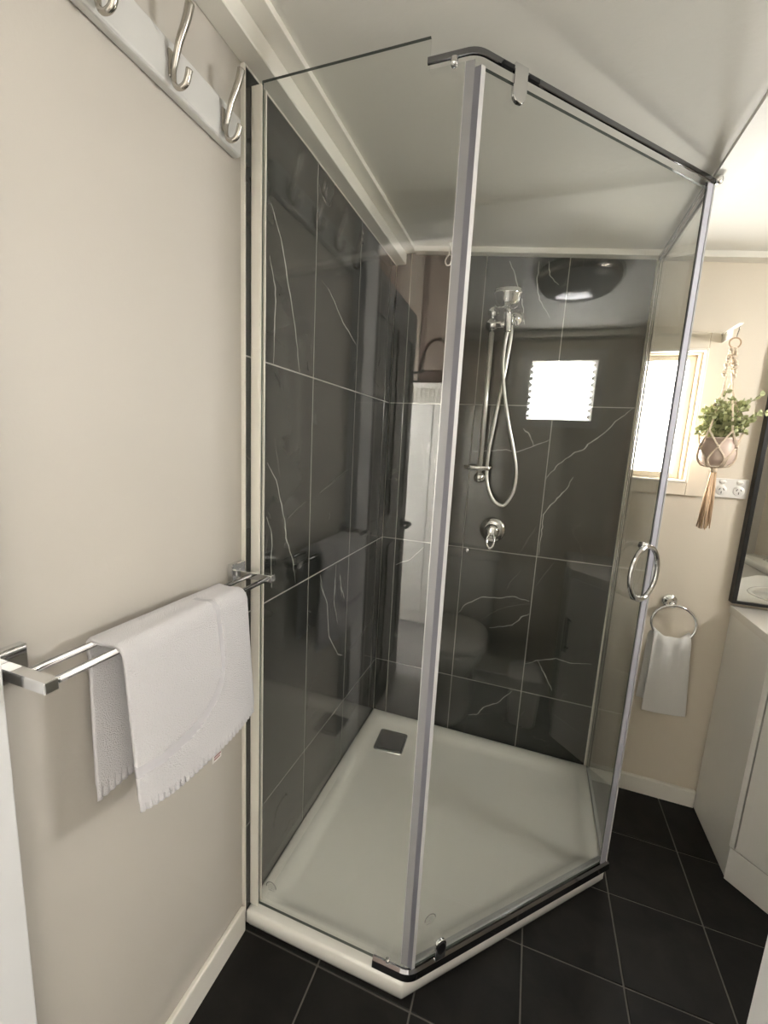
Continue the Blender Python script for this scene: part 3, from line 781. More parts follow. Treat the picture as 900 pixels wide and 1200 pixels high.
# etched safety marks
def etch(name, origin, d, nrm, parent):
    m = MB(); o = Vector(origin); d = Vector((d[0], d[1], 0)); up = Vector((0, 0, 1)); nn = Vector((nrm[0], nrm[1], 0)) * 0.0034
    R1, R2 = 0.016, 0.0135; vv = []
    for k in range(17):
        a = math.radians(-10 + 200 * k / 16)
        for R in (R1, R2): vv.append(o + nn + d * (R * math.cos(a)) + up * (R * math.sin(a)))
    m.faces(vv, [(2 * i, 2 * i + 1, 2 * i + 3, 2 * i + 2) for i in range(16)])
    rr = random.Random(11)
    for row in range(5):
        z = 0.006 - row * 0.006; x = -0.009
        while x < 0.009:
            w = rr.uniform(0.0012, 0.003)
            m.faces([o + nn + d * x + up * z, o + nn + d * (x + w) + up * z, o + nn + d * (x + w) + up * (z + 0.0022), o + nn + d * x + up * (z + 0.0022)], [(0, 1, 2, 3)])
            x += w + 0.0014
        if row > 2: break
    return m.build('etched_mark', 'etch', parent)
etch('a', (0.064, FYG, 0.130), (1, 0), (0, -1), fixed)
pe = Vector(DA) + dv * 0.036
etch('b', (pe.x, pe.y, 0.203), (dv.x, dv.y), (dn.x, dn.y), door)

# ------------------------------------------------------------------ shower rail set
sh = thing('hand_shower', (0.42, -0.05, 1.22), 'chrome slide rail shower with soap dish and looped hose on the dark tiles', 'shower')
ry = -0.055
MB().tube([(0.418, ry, 1.225), (0.4185, ry, 1.86)], 0.0095, 16).build('slide_rail', 'satin', sh)
for z in (1.852, 1.226):
    m = MB(); m.lathe([(0.014, 0), (0.016, 0.006), (0.010, 0.02), (0.010, 0.05)], (0.4185, 0.0, z), (0, -1, 0), 20); m.sphere((0.4185, ry, z), 0.023)
    m.build('rail_end', 'chrome', sh)
m = MB(); m.sphere((0.419, ry - 0.004, 1.806), 0.029, sq=(1, 1, 0.95)); m.tube([(0.419, ry - 0.01, 1.806), (0.450, ry - 0.02, 1.803), (0.476, ry - 0.03, 1.800)], 0.0135, 14)
slider = m.build('slider', 'chrome', sh)
m = MB(); m.lathe([(0.030, 0), (0.034, 0.004), (0.030, 0.016), (0.016, 0.024), (0.012, 0.03)], (0.497, 0.0, 1.842), (0, -1, 0), 28)
m.tube([(0.497, -0.025, 1.842), (0.49, -0.05, 1.83), (0.482, -0.075, 1.812)], 0.010, 12)
m.build('wall_outlet', 'chrome', sh)
# handset: handle rising to a wide rose
m = MB()
m.tube(smooth_path([(0.478, -0.086, 1.772), (0.477, -0.086, 1.80), (0.474, -0.090, 1.838), (0.472, -0.099, 1.850), (0.471, -0.104, 1.862)]), 0.0145, 16, radii=None)
hs = m.build('handset', 'chrome', sh)
m = MB(); m.lathe([(0.016, -0.050), (0.028, -0.047), (0.040, -0.039), (0.047, -0.026), (0.050, -0.010), (0.055, -0.005), (0.0565, 0.001), (0.054, 0.005), (0.0535, 0.007), (0.0545, 0.010), (0.052, 0.014), (0.030, 0.016)], (0.470, -0.104, 1.898), (0.0, -0.06, 1.0), 48)
m.build('rose', 'chrome', hs)
# soap dish
m = MB()
sd = []
for k in range(28):
    a = 2 * math.pi * k / 28
    sd.append((math.copysign(abs(math.cos(a)) ** .6, math.cos(a)), math.copysign(abs(math.sin(a)) ** .7, math.sin(a))))
m.rings([[(0.412 + .048 * x, ry - 0.012 + .034 * y, 1.256) for x, y in sd], [(0.412 + .055 * x, ry - 0.012 + .040 * y, 1.258) for x, y in sd], [(0.412 + .061 * x, ry - 0.012 + .046 * y, 1.273) for x, y in sd], [(0.412 + .057 * x, ry - 0.012 + .042 * y, 1.273) for x, y in sd], [(0.412 + .048 * x, ry - 0.012 + .033 * y, 1.261) for x, y in sd]])
m.build('soap_dish', 'chrome', sh)
hose = smooth_path([(0.478, -0.086, 1.772), (0.473, -0.085, 1.72), (0.474, -0.083, 1.65), (0.487, -0.078, 1.56), (0.515, -0.07, 1.44), (0.545, -0.06, 1.33), (0.560, -0.055, 1.25), (0.556, -0.055, 1.18), (0.533, -0.055, 1.130), (0.512, -0.055, 1.121), (0.482, -0.055, 1.140), (0.457, -0.055, 1.19), (0.447, -0.055, 1.25), (0.449, -0.058, 1.34), (0.462, -0.062, 1.46), (0.476, -0.066, 1.58), (0.486, -0.068, 1.68), (0.492, -0.07, 1.76), (0.488, -0.072, 1.80)], 10)
MB().tube(hose, 0.0065, 12).build('hose', 'satin', sh)

mx_ = thing('shower_mixer', (0.485, 0.0, 1.006), 'round chrome shower mixer with loop lever on the back tiles', 'mixer tap')
m = MB(); m.lathe([(0.052, 0.0), (0.054, 0.003), (0.052, 0.010), (0.046, 0.016), (0.032, 0.022)], (0.487, 0.0, 1.008), (0, -1, 0), 40); m.build('plate', 'chrome', mx_)
m = MB(); m.lathe([(0.030, 0.016), (0.030, 0.040), (0.026, 0.052), (0.018, 0.056)], (0.487, 0.0, 1.008), (0, -1, 0), 32); m.build('body', 'chrome', mx_)
m = MB(); lv = [(0.487 + 0.015 * math.sin(2 * math.pi * k / 24) * (1.0 if k < 0 else 1.0), -0.050 - 0.022 * (1 - math.cos(2 * math.pi * k / 24)) * .5, 1.000 - 0.028 * (1 - math.cos(2 * math.pi * k / 24))) for k in range(24)]
m.tube(lv, 0.005, 10, closed=True); m.build('loop_lever', 'chrome', mx_)
m = MB(); m.lathe([(0.010, 0), (0.010, 0.004), (0.006, 0.006)], (0.388, 0.0, 0.906), (0, -1, 0), 12)
tag(m.build('tile_plug', 'chrome'), 'tiny chrome plug on the tile joint below the mixer', 'plug')

# white S hook under the cornice
m = MB(); hx, hy = 0.230, -0.062
m.tube(smooth_path([(hx + .002, hy, ceil_z(hx)), (hx + .002, hy, 2.080), (hx + 0.002, hy, 2.070), (hx - 0.006, hy, 2.060), (hx - 0.011, hy, 2.046), (hx - 0.004, hy, 2.032), (hx + 0.008, hy, 2.033), (hx + 0.012, hy, 2.045)]), 0.0026, 8)
m.lathe([(0.006, 0), (0.004, 0.012)], (hx + .002, hy, ceil_z(hx) - 0.0005), (0, 0, -1), 12)
tag(m.build('ceiling_hook', 'plastic'), 'little white screw hook hanging from the ceiling over the shower', 'hook')

# ------------------------------------------------------------------ hook rail on the left wall
hb = thing('coat_hook_rail', (0.0, -1.26, 1.886), 'white wooden rail with four brushed metal coat hooks on left wall', 'hook rail')
b = MB(); b.box(-0.0078, 0.013, -1.505 + 0.02, -1.012, 1.886, 1.955); bo = bevel_mod(b.build('back_board', 'board', hb), 0.006, 3)
for yy in (-1.068, -1.190, -1.315, -1.44):
    m = MB()
    m.tube(smooth_path([(0.052, yy + .004, 1.994), (0.045, yy + .003, 1.972), (0.034, yy, 1.945), (0.0255, yy, 1.922), (0.0205, yy, 1.903), (0.0225, yy, 1.888), (0.032, yy, 1.881), (0.043, yy + .002, 1.887), (0.0495, yy + .003, 1.905)], 6), 0.0055, 10,
           radii=[0.0070 - 0.0028 * min(1, i / 22) + (0.0012 * max(0, (i - 36) / 12)) for i in range(49)])
    m.box(0.0128, 0.0175, yy - 0.0048, yy + 0.0048, 1.898, 1.938, 0.002)
    m.build('coat_hook', 'brushed', hb)

# ------------------------------------------------------------------ double towel rail
tr = thing('towel_rail', (0.0, -1.25, 1.03), 'square chrome double towel rail on the left wall', 'towel rail')
RZ = 1.030; XI, XO = 0.040, 0.088; YN, YF = -1.482, -1.016
for yy in (YN, YF):
    a = MB(); a.box(-0.0078, 0.006, yy - 0.0235, yy + 0.0235 if yy == YF else yy + 0.030, RZ - 0.023, RZ + 0.024, 0.0015); a.build('wall_plate', 'chrome', tr)
    a = MB(); a.box(0.006, 0.098, yy - 0.0085, yy + 0.0085, RZ - 0.008, RZ + 0.008, 0.0012); a.build('arm', 'chrome', tr)
for xx in (XI, XO):
    MB().tube([(xx, YN + 0.008, RZ), (xx, YF - 0.008, RZ)], 0.0052, 16).build('bar', 'bar_chrome', tr)

# towel over both bars
def towel_mesh(name, label):
    Y0, Y1 = -1.392, -1.122
    zt = RZ + 0.0095; NF, NB, n_ = 84, 44, 110
    back = [(0.036, 0.775 + 0.236 * i / (NB - 1)) for i in range(NB)]
    over = [(0.034, 1.016), (0.0325, 1.023), (0.0345, 1.033), (0.041, zt), (0.052, zt - 0.0015), (0.064, zt - 0.002), (0.076, zt - 0.001), (0.088, zt + 0.0008), (0.097, zt - 0.002), (0.103, zt - 0.009), (0.106, zt - 0.018)]
    frt = [(0.107, zt - 0.024 - 0.240 * i / (NF - 1)) for i in range(NF)]
    pts = back + over + frt; m_ = len(pts); j0 = len(back) + len(over)
    # woven border line in cloth space (metres across, metres down the front)
    line = [(-0.01, 0.176), (0.05, 0.172), (0.10, 0.166), (0.135, 0.155), (0.160, 0.138), (0.178, 0.118), (0.186, 0.100), (0.188, 0.07), (0.188, -0.10)]
    def dist(a, b):
        best = 1
        for q in range(len(line) - 1):
            p0, p1 = Vector(line[q]), Vector(line[q + 1]); d = p1 - p0
            t = max(0, min(1, (Vector((a, b)) - p0).dot(d) / d.dot(d)))
            w = 0.0105 if q < 5 else 0.0065
            best = min(best, ((p0 + d * t) - Vector((a, b))).length / w)
        return best
    vv = []; dd = {}
    for j in range(m_):
        x, z = pts[j]
        front = j >= j0; f = (j - j0) / (NF - 1) if front else 0
        bk = (NB - j) / NB if j < NB else 0
        for i in range(n_ + 1):
            u = i / n_; y = Y0 + (Y1 - Y0) * u
            xx, zz, yy = x, z, y
            if front or j > NB + 3:
                dn_ = dist(0.27 * u, 0.24 * f if front else -0.006 * (j0 - j)); dd[(j, i)] = dn_
                g = max(0.0, min(1.0, (1.12 - dn_) / 0.24)); g = g * g * (3 - 2 * g)
                if front: xx -= 0.0020 * g
                else: zz -= 0.0016 * g
            if front:
                yy += (0.026 * u + 0.006 * (1 - u)) * f
                xx += (0.010 * math.sin(math.pi * u) + 0.008 * (1 - u) + 0.003 * math.sin(u * 9 + 1)) * f
                zz -= (0.005 * math.sin(u * 6.0) + 0.018 * u + 0.010 * math.sin(math.pi * u)) * f
                if f > 0.94: xx += 0.0022 * math.sin(u * 170)
            elif bk:
                xx += (0.004 * (1 - u) + 0.003 * math.sin(u * 7)) * bk
                yy += (0.012 * u - 0.004) * bk
                zz += 0.010 * bk * math.sin(u * 3)
                if bk > 0.93: xx += 0.002 * math.sin(u * 170)
            vv.append((xx, yy, zz))
    ff = [(j * (n_ + 1) + i, j * (n_ + 1) + i + 1, (j + 1) * (n_ + 1) + i + 1, (j + 1) * (n_ + 1) + i) for j in range(m_ - 1) for i in range(n_)]
    m = MB(); m._slot('terry'); m._slot('band'); m.faces(vv, ff, 'terry', True)
    for f_, (j, i) in zip(m.bm.faces, [(j, i) for j in range(m_ - 1) for i in range(n_)]):
        if dd.get((j, i), 9) < 1.0 and dd.get((j + 1, i + 1), 9) < 1.0: f_.material_index = 1
    root = thing(name, (0.065, -1.255, 0.77), label, 'towel')
    o = m.build('cloth', 'terry', root)
    sd_ = o.modifiers.new('thick', 'SOLIDIFY'); sd_.thickness = 0.0065; sd_.offset = 0
    tg = MB(); tg.box(0.1120, 0.1130, -1.229, -1.206, 0.732, 0.768, 0.0003); t_ = tg.build('care_tag', 'plastic', root)
    pr = MB()
    for k in range(3): pr.box(0.1131, 0.1134, -1.226, -1.210 + 0.002 * (k % 2), 0.737 + 0.005 * k, 0.7392 + 0.005 * k)
    pr.build('tag_print', 'tag_print', t_)
    return root
towel_mesh('bath_towel', 'white terry towel with woven border folded over the double rail')

# ------------------------------------------------------------------ towel ring + hand towel on the back wall
rg = thing('towel_ring', (1.158, 0.008, 0.80), 'round chrome towel ring on the cream wall beside the vanity', 'towel ring')
m = MB(); m.lathe([(0.024, 0), (0.026, 0.003), (0.026, 0.008), (0.022, 0.011), (0.012, 0.012), (0.0105, 0.045), (0.012, 0.050)], (1.155, 0.008, 0.812), (0, -1, 0), 28); m.build('mount', 'chrome', rg)
m = MB(); rc = (1.166, -0.043, 0.742); m.tube([(rc[0] + 0.071 * math.sin(2 * math.pi * k / 60), rc[1] + 0.004 * math.cos(2 * math.pi * k / 60), rc[2] + 0.068 * math.cos(2 * math.pi * k / 60)) for k in range(60)], 0.0048, 12, closed=True); m.build('ring', 'chrome', rg)
def hand_towel():
    root = thing('hand_towel', (1.17, -0.045, 0.39), 'small white hand towel hanging through the towel ring', 'towel')
    n_ = 48
    prof = [(-0.026, 0.415 + 0.008 * i, 1) for i in range(32)]
    top = 0.686
    prof += [(-0.030, 0.674, .2), (-0.036, 0.683, .1), (-0.043, top, 0), (-0.050, 0.683, .1), (-0.056, 0.674, .2)]
    prof += [(-0.060, 0.664 - 0.008 * i, -1) for i in range(35)]
    vv = []
    for (y, z, side) in prof:
        f = max(0.0, min(1.0, (0.69 - z) / 0.30))
        for i in range(n_ + 1):
            u = i / n_
            if side == 1: x0, x1 = 1.098 - 0.010 * f, 1.205 + 0.0 * f
            else: x0, x1 = 1.106 - 0.002 * f, 1.226 + 0.022 * f
            if abs(side) < 1: x0, x1 = 1.106, 1.224
            x = x0 + (x1 - x0) * u
            g = (1 - f) ** 1.5
            yy = y + (0.006 * g * g + 0.0012) * math.sin(u * 14 + 0.7) - 0.012 * f * (0 if side == 1 else 1) * (0.5 - abs(u - .5))
            # ring curvature lifts the sides
            zz = z + (0.030 * (2 * abs(u - 0.5)) ** 2) * max(0, (z - 0.60) / 0.086) if z > 0.60 else z + 0.014 * (u - .5) * (0.6 if side != 1 else -0.8)
            vv.append((x, yy, zz))
    ff = [(j * (n_ + 1) + i, j * (n_ + 1) + i + 1, (j + 1) * (n_ + 1) + i + 1, (j + 1) * (n_ + 1) + i) for j in range(len(prof) - 1) for i in range(n_)]
    m = MB(); m.faces(vv, ff, None, True); o = m.build('cloth', 'terry_warm', root)
    s_ = o.modifiers.new('thick', 'SOLIDIFY'); s_.thickness = 0.006; s_.offset = 0
    s_ = o.modifiers.new('sub', 'SUBSURF'); s_.levels = 1; s_.render_levels = 1
hand_towel()

# ------------------------------------------------------------------ power outlet
po = thing('power_outlet', (1.28, 0.008, 1.249), 'white double power outlet below the hanging plant', 'power outlet')
bx('plate', 'plastic', 1.2255, 1.3275, -0.003, 0.008, 1.2155, 1.2825, 0.002, po, 2)
for k in range(2):
    cx = 1.2515 + 0.0505 * k
    m = MB(); m.lathe([(0.0095, 0), (0.0095, 0.002), (0.008, 0.003)], (0, 0, 0), (0, -1, 0), 24)
    for v in m.bm.verts: v.co = Vector((cx + v.co.x * 1.05, -0.003 + v.co.y, 1.2705 + v.co.z * 0.72))
    m.build('rocker_switch', 'trim', po)
    m = MB(); m.lathe([(0.0165, 0), (0.0165, 0.0012), (0.0155, 0.0018)], (cx, -0.003, 1.2405), (0, -1, 0), 28); sk = m.build('socket', 'plastic', po)
    for dx, dz, rot in ((-0.006, 0.004, 28), (0.006, 0.004, -28), (0.0, -0.007, 0)):
        mm = MB(); mm.box(-0.0011, 0.0011, -0.0003, 0.0003, -0.004, 0.004, xf=Matrix.Translation((cx + dx, -0.0050, 1.2405 + dz)) @ Matrix.Rotation(math.radians(rot), 4, 'Y'))
        mm.build('pin_slot', 'slot', sk)

# ------------------------------------------------------------------ hanging plant
PX, PY = 1.181, -0.118
br = thing('plant_bracket', (1.176, 0.008, 1.67), 'white steel bracket above the hanging plant', 'bracket')
m = MB(); m.box(1.168, 1.186, -0.002, 0.008, 1.664, 1.764, 0.001); m.build('wall_plate', 'trim', br)
m = MB(); m.box(1.171, 1.183, -0.145, -0.002, 1.7605, 1.764, 0.0006); m.box(1.1755, 1.1785, -0.09, -0.002, 1.735, 1.7605); m.build('arm', 'trim', br)
for z in (1.74, 1.715, 1.685):
    MB().lathe([(0.0042, 0), (0.0035, 0.002)], (1.177 + (0.005 if z < 1.73 else -0.004), -0.002, z), (0, -1, 0), 10).build('screw', 'brushed', br)
mac = thing('macrame_hanger', (PX, PY, 1.12), 'cream knotted macrame plant hanger with long tassel', 'plant hanger')
m = MB(); m.tube(smooth_path([(PX, PY, 1.7695), (PX, PY - .006, 1.766), (PX, PY - 0.006, 1.752), (PX, PY, 1.742), (PX, PY + .004, 1.732), (PX, PY, 1.726)]), 0.0016, 8); m.build('s_hook', 'brushed', mac)
rgc = (PX - 0.003, PY, 1.710)
MB().tube([(rgc[0] + 0.0165 * math.sin(2 * math.pi * k / 40), rgc[1] + 0.004 * math.sin(2 * math.pi * k / 40), rgc[2] + 0.0155 * math.cos(2 * math.pi * k / 40)) for k in range(40)], 0.0024, 10, closed=True).build('ring', 'wood_ring', mac)
rk = random.Random(5)
m = MB()
for i in range(46):                                            # knot cluster under the ring
    t = i / 45; z = 1.694 - 0.085 * t
    s = 1 if i % 2 else -1
    m.sphere((PX - 0.004 + s * (0.003 + 0.010 * t) + rk.uniform(-.003, .003), PY + rk.uniform(-.006, .006), z), rk.uniform(0.0046, 0.0070), seg=8)
m.build('knots', 'cord', mac)
PR, PZ0, PZ1 = 0.0505, 1.3255, 1.4155
def cord(name, pts, r=0.0016, mat='cord'):
    sp = smooth_path(pts, 8); mm = MB()
    for s in (-1, 1):
        mm.tube([p + Vector((s * r * 0.9, 0, 0)) for p in sp], r, 7)
    mm.build(name, mat, mac)
def pot_r(z):
    tb = [(0, .028), (.006, .038), (.022, .047), (.045, .0515), (.066, .0515), (.080, .0505), (.2, .053)]
    h = z - PZ0
    for (a, ra), (b, rb) in zip(tb, tb[1:]):
        if a <= h <= b: return ra + (rb - ra) * (h - a) / (b - a)
    return .053
angs = [math.radians(a) for a in (222, 282, 342, 42, 102, 162)]
mids = [math.radians(a) for a in (252, 312, 12, 72, 132, 192)]
for k in range(6):
    a = angs[k]; tx = PX + (0.012 if math.cos(a) > 0 else -0.012)
    rim = (PX + 0.058 * math.cos(a), PY + 0.058 * math.sin(a), 1.437)
    cord('cord', [(PX - 0.002 + (tx - PX) * .6, PY, 1.618), (tx, PY, 1.57), ((tx + rim[0]) / 2, (PY + rim[1]) / 2, 1.50), rim])
    for s in (-1, 0):
        b_ = mids[(k + s) % 6]
        q = (PX + (pot_r(1.385) + .003) * math.cos(b_), PY + (pot_r(1.385) + .003) * math.sin(b_), 1.387)
        cord('cord', [rim, ((rim[0] + q[0]) / 2 * 1.0, (rim[1] + q[1]) / 2, 1.412), q])
    q = (PX + (pot_r(1.385) + .003) * math.cos(mids[k]), PY + (pot_r(1.385) + .003) * math.sin(mids[k]), 1.387)
    MB().sphere(q, 0.0052, seg=8).build('knot', 'cord', mac)
    for s in (-1, 1):
        c_ = mids[k] + s * 0.42
        cord('cord', [q, (PX + (pot_r(1.352) + .0025) * math.cos(c_), PY + (pot_r(1.352) + .0025) * math.sin(c_), 1.352), (PX + 0.040 * math.cos(c_), PY + 0.040 * math.sin(c_), 1.3285), (PX + 0.024 * math.cos(c_), PY + 0.024 * math.sin(c_), 1.3215), (PX, PY, 1.3195)])
m = MB(); m.lathe([(0.006, 0), (0.010, -0.005), (0.009, -0.015), (0.008, -0.018)], (PX, PY, 1.3225), (0, 0, 1), 12)
m.build('gather_knot', 'cord', mac)
m = MB()
for i in range(44):
    a = rk.uniform(0, 2 * math.pi); r0 = rk.uniform(0, 0.007); r1 = r0 * rk.uniform(2.2, 3.3); zl = rk.uniform(1.112, 1.135)
    m.tube([(PX + r0 * math.cos(a), PY + r0 * math.sin(a), 1.31), (PX - .001 + (r0 + r1) / 2 * math.cos(a) + rk.uniform(-.002, .002), PY + (r0 + r1) / 2 * math.sin(a), 1.22), (PX - 0.003 + r1 * math.cos(a), PY + r1 * math.sin(a), zl)], 0.0018, 6)
m.build('tassel', 'tassel', mac)
pl = thing('potted_plant', (PX, PY, PZ0), 'sage green leafy plant in a pale round hanging pot', 'plant')
m = MB(); m.lathe([(0.028, PZ0), (0.038, PZ0 + .006), (0.047, PZ0 + .022), (0.0515, PZ0 + .045), (0.0515, PZ0 + .066), (0.049, PZ0 + .080), (0.0515, PZ0 + .084), (0.0525, PZ1), (0.0495, PZ1 + .001), (0.047, PZ1 - .006), (0.046, PZ1 - 0.014)], (PX, PY, 0), (0, 0, 1), 40); m.build('pot', 'pot', pl)
m = MB(); ms = MB()
def leaf(mb, p, d, size):
    d = d.normalized(); a = Vector((rk.uniform(-1, 1), rk.uniform(-1, 1), rk.uniform(-.3, 1))); s = d.cross(a).normalized(); n = s.cross(d)
    l, w = size, size * 0.42
    vv = [p, p + d * l * .35 + s * w + n * .002, p + d * l * .75 + s * w * .8 + n * .001, p + d * l - n * .001, p + d * l * .75 - s * w * .8 + n * .001, p + d * l * .35 - s * w + n * .002, p + d * l * .55 - n * .0015]
    mb.faces(vv, [(0, 1, 6), (1, 2, 6), (2, 3, 6), (3, 4, 6), (4, 5, 6), (5, 0, 6)], None, True)
def stem(base, tip, nl, size):
    mid = (base + tip) / 2 + Vector((rk.uniform(-.01, .01), rk.uniform(-.01, .01), 0.012))
    pts = smooth_path([base, mid, tip], 6)
    ms.tube(pts, 0.0009, 5)
    for i in range(nl):
        t = 0.25 + 0.75 * i / max(1, nl - 1); q = pts[min(len(pts) - 1, int(t * (len(pts) - 1)))]
        ax = (tip - base).normalized()
        for s in (-1, 1):
            side = ax.cross(Vector((rk.uniform(-1, 1), rk.uniform(-1, 1), rk.uniform(-1, 1)))).normalized()
            leaf(m, q, side * 0.9 + ax * rk.uniform(.1, .6) + Vector((0, 0, .15)), size * rk.uniform(.7, 1.15))
    leaf(m, tip, tip - mid, size)
for i in range(92):
    a = rk.uniform(0, 2 * math.pi); rr = rk.uniform(0.012, 0.062); hh = 1.548 - 0.55 * rr + rk.uniform(-.065, .010) - (0.012 if math.cos(a) < 0 else 0)
    if rk.random() < .3: hh = rk.uniform(1.425, 1.48)
    base = Vector((PX + 0.030 * math.cos(a) * rk.random(), PY + 0.030 * math.sin(a) * rk.random(), 1.405))
    stem(base, Vector((PX + rr * math.cos(a), PY + rr * math.sin(a) * .9, hh)), 5, 0.0175)
for tip in ((1.285, -0.125, 1.497), (1.262, -0.13, 1.552), (1.246, -0.14, 1.470), (1.268, -0.12, 1.488), (1.122, -0.13, 1.475), (1.130, -0.12, 1.45), (1.180, -0.12, 1.572), (1.232, -0.15, 1.435), (1.240, -0.11, 1.51), (1.118, -0.135, 1.43)):
    stem(Vector((PX + (tip[0] - PX) * .3, PY, 1.43)), Vector(tip), 7, 0.0155)
fo = m.build('foliage', 'leaf', pl); fo['kind'] = 'stuff'
ms.build('stems', 'stem', pl)['kind'] = 'stuff'
# ------------------------------------------------------------------ corner vanity
va = thing('corner_vanity', (1.65, -0.2, 0), 'white corner vanity cabinet with angled front under the black framed mirror', 'vanity cabinet')
VP = [(1.348, 0.0), (1.348, -0.292), (1.650, -0.594), (1.999, -0.594), (1.999, 0.0)]
body = MB().prism([(1.350, 0.0), (1.350, -0.289), (1.651, -0.590), (1.999, -0.590), (1.999, 0.0)], 0.0005, 0.800).build('body', 'lacquer', va)
ux = Vector((0.7071, -0.7071)); un = Vector((-0.7071, -0.7071))
vp0 = Vector((1.350, -0.289))
def vq(l0, l1, w0, w1): 
    return [tuple(vp0 + ux * l0 + un * w0), tuple(vp0 + ux * l1 + un * w0), tuple(vp0 + ux * l1 + un * w1), tuple(vp0 + ux * l0 + un * w1)]
LV = 0.4257
bevel_mod(MB().prism(vq(0.004, LV - 0.004, 0.0, 0.015), 0.002, 0.118).build('kickboard', 'lacquer', va), 0.001)
vd = bevel_mod(MB().prism(vq(0.018, LV - 0.004, 0.0, 0.016), 0.122, 0.790).build('door', 'lacquer', va), 0.0012)
bevel_mod(MB().prism(vq(0.0, 0.014, 0.0, 0.015), 0.122, 0.798).build('edge_stile', 'lacquer', va), 0.0008)
bevel_mod(MB().box(1.3475, 1.350, -0.292, 0.0, 0.0005, 0.7995).build('side_panel', 'lacquer', va), 0.0006)
hh = MB(); hp = vp0 + ux * (LV - 0.035)
for z in (0.47, 0.60):
    a = hp + un * 0.016; c = hp + un * 0.034
    hh.tube([(a.x, a.y, z), (c.x, c.y, z)], 0.004, 8)
c = hp + un * 0.036; hh.tube([(c.x, c.y, 0.455), (c.x, c.y, 0.615)], 0.005, 8)
hh.build('bar_handle', 'black', vd)
vt = thing('vanity_top', (1.65, -0.2, 0.801), 'white stone vanity top with inset basin', 'vanity top')
outer = [(1.3445, 0.006), (1.3445, -0.296), (1.648, -0.600), (1.9995, -0.600), (1.9995, 0.006)]
m = MB(); bc = Vector((1.70, -0.235)); n = 40
ring_o = []
cen = bc
def ray_poly(ang):
    d = Vector((math.cos(ang), math.sin(ang))); best = None
    for i in range(5):
        p, q = Vector(outer[i]), Vector(outer[(i + 1) % 5]); e = q - p; det = d.x * (-e.y) + d.y * e.x
        if abs(det) < 1e-9: continue
        r = p - cen; t = (r.x * (-e.y) + r.y * e.x) / det; s = (d.x * r.y - d.y * r.x) / det
        if t > 0 and -1e-6 <= s <= 1 + 1e-6 and (best is None or t < best): best = t
    return cen + d * best
angs_ = sorted(set([2 * math.pi * k / n for k in range(n)] + [math.atan2(p[1] - cen.y, p[0] - cen.x) % (2 * math.pi) for p in outer]))
def el(rx, ry, z): return [(cen.x + rx * math.cos(a), cen.y + ry * math.sin(a), z) for a in angs_]
ro = [ray_poly(a) for a in angs_]
m.rings([[(p.x, p.y, 0.801) for p in ro], [(p.x, p.y, 0.8285) for p in ro], [(p.x + (cen.x - p.x) * .006, p.y + (cen.y - p.y) * .006, 0.830) for p in ro], el(0.215, 0.165, 0.830)], True, False, smooth=False)
m.build('slab', 'ceramic', vt)
m = MB(); m.rings([el(0.222, 0.172, 0.8302), el(0.221, 0.171, 0.833), el(0.214, 0.164, 0.834), el(0.204, 0.154, 0.832), el(0.188, 0.140, 0.815), el(0.14, 0.105, 0.808), el(0.03, 0.03, 0.8065)]); bs = m.build('basin', 'ceramic', vt)
MB().lathe([(0.024, 0.8066), (0.022, 0.811), (0.012, 0.8115)], (cen.x, cen.y, 0), (0, 0, 1), 20).build('waste', 'chrome', bs)
tp = thing('basin_tap', (1.84, -0.06, 0.83), 'chrome mixer tap standing in the vanity corner', 'tap')
m = MB(); m.lathe([(0.025, 0.8302), (0.024, 0.84), (0.021, 0.93), (0.018, 0.95)], (1.86, -0.062, 0), (0, 0, 1), 20); m.tube(smooth_path([(1.86, -0.062, 0.915), (1.82, -0.10, 0.922), (1.775, -0.15, 0.912)]), 0.012, 12); m.build('spout', 'chrome', tp)
m = MB(); m.tube([(1.86, -0.062, 0.955), (1.868, -0.055, 0.965), (1.895, -0.03, 0.99)], 0.006, 10); m.build('lever', 'chrome', tp)
mi = thing('wall_mirror', (1.65, 0.008, 0.845), 'black framed mirror on the wall above the corner vanity', 'mirror')
X0, X1, Z0, Z1 = 1.336, 1.955, 0.8445, 1.72
for a in ((X0, X0 + 0.014, Z0, Z1), (X1 - 0.014, X1, Z0, Z1)): bx('frame_stile', 'black', a[0], a[1], -0.022, 0.008, a[2], a[3], 0.001, mi)
for a in ((X0 + .014, X1 - .014, Z0, Z0 + 0.010), (X0 + .014, X1 - .014, Z1 - 0.012, Z1)): bx('frame_rail', 'black', a[0], a[1], -0.022, 0.008, a[2], a[3], 0.001, mi)
bx('mirror_glass', 'mirror', X0 + 0.0142, X1 - 0.0142, -0.016, 0.006, Z0 + 0.0102, Z1 - 0.0122, 0, mi)

# ------------------------------------------------------------------ toilet (mirrored in the shower door)
to = thing('toilet', (1.70, -1.105, 0), 'white toilet with closed lid, mirrored in the shower door', 'toilet')
TY = -1.115
def oval(z, x0, x1, w, n=36, p=2.3):
    cx = (x0 + x1) / 2; out = []
    for k in range(n):
        a = 2 * math.pi * k / n; c, s = math.cos(a), math.sin(a)
        out.append((cx + (x1 - x0) / 2 * math.copysign(abs(c) ** (2 / p), c), TY + w / 2 * math.copysign(abs(s) ** (2 / p), s), z))
    return out
m = MB(); m.rings([oval(0.0005, 1.50, 1.99, .245), oval(0.03, 1.505, 1.99, .235), oval(0.15, 1.52, 1.99, .225), oval(0.25, 1.48, 1.99, .27), oval(0.33, 1.42, 1.99, .34), oval(0.385, 1.40, 1.96, .362), oval(0.395, 1.405, 1.955, .355)]); m.build('pan', 'ceramic', to)
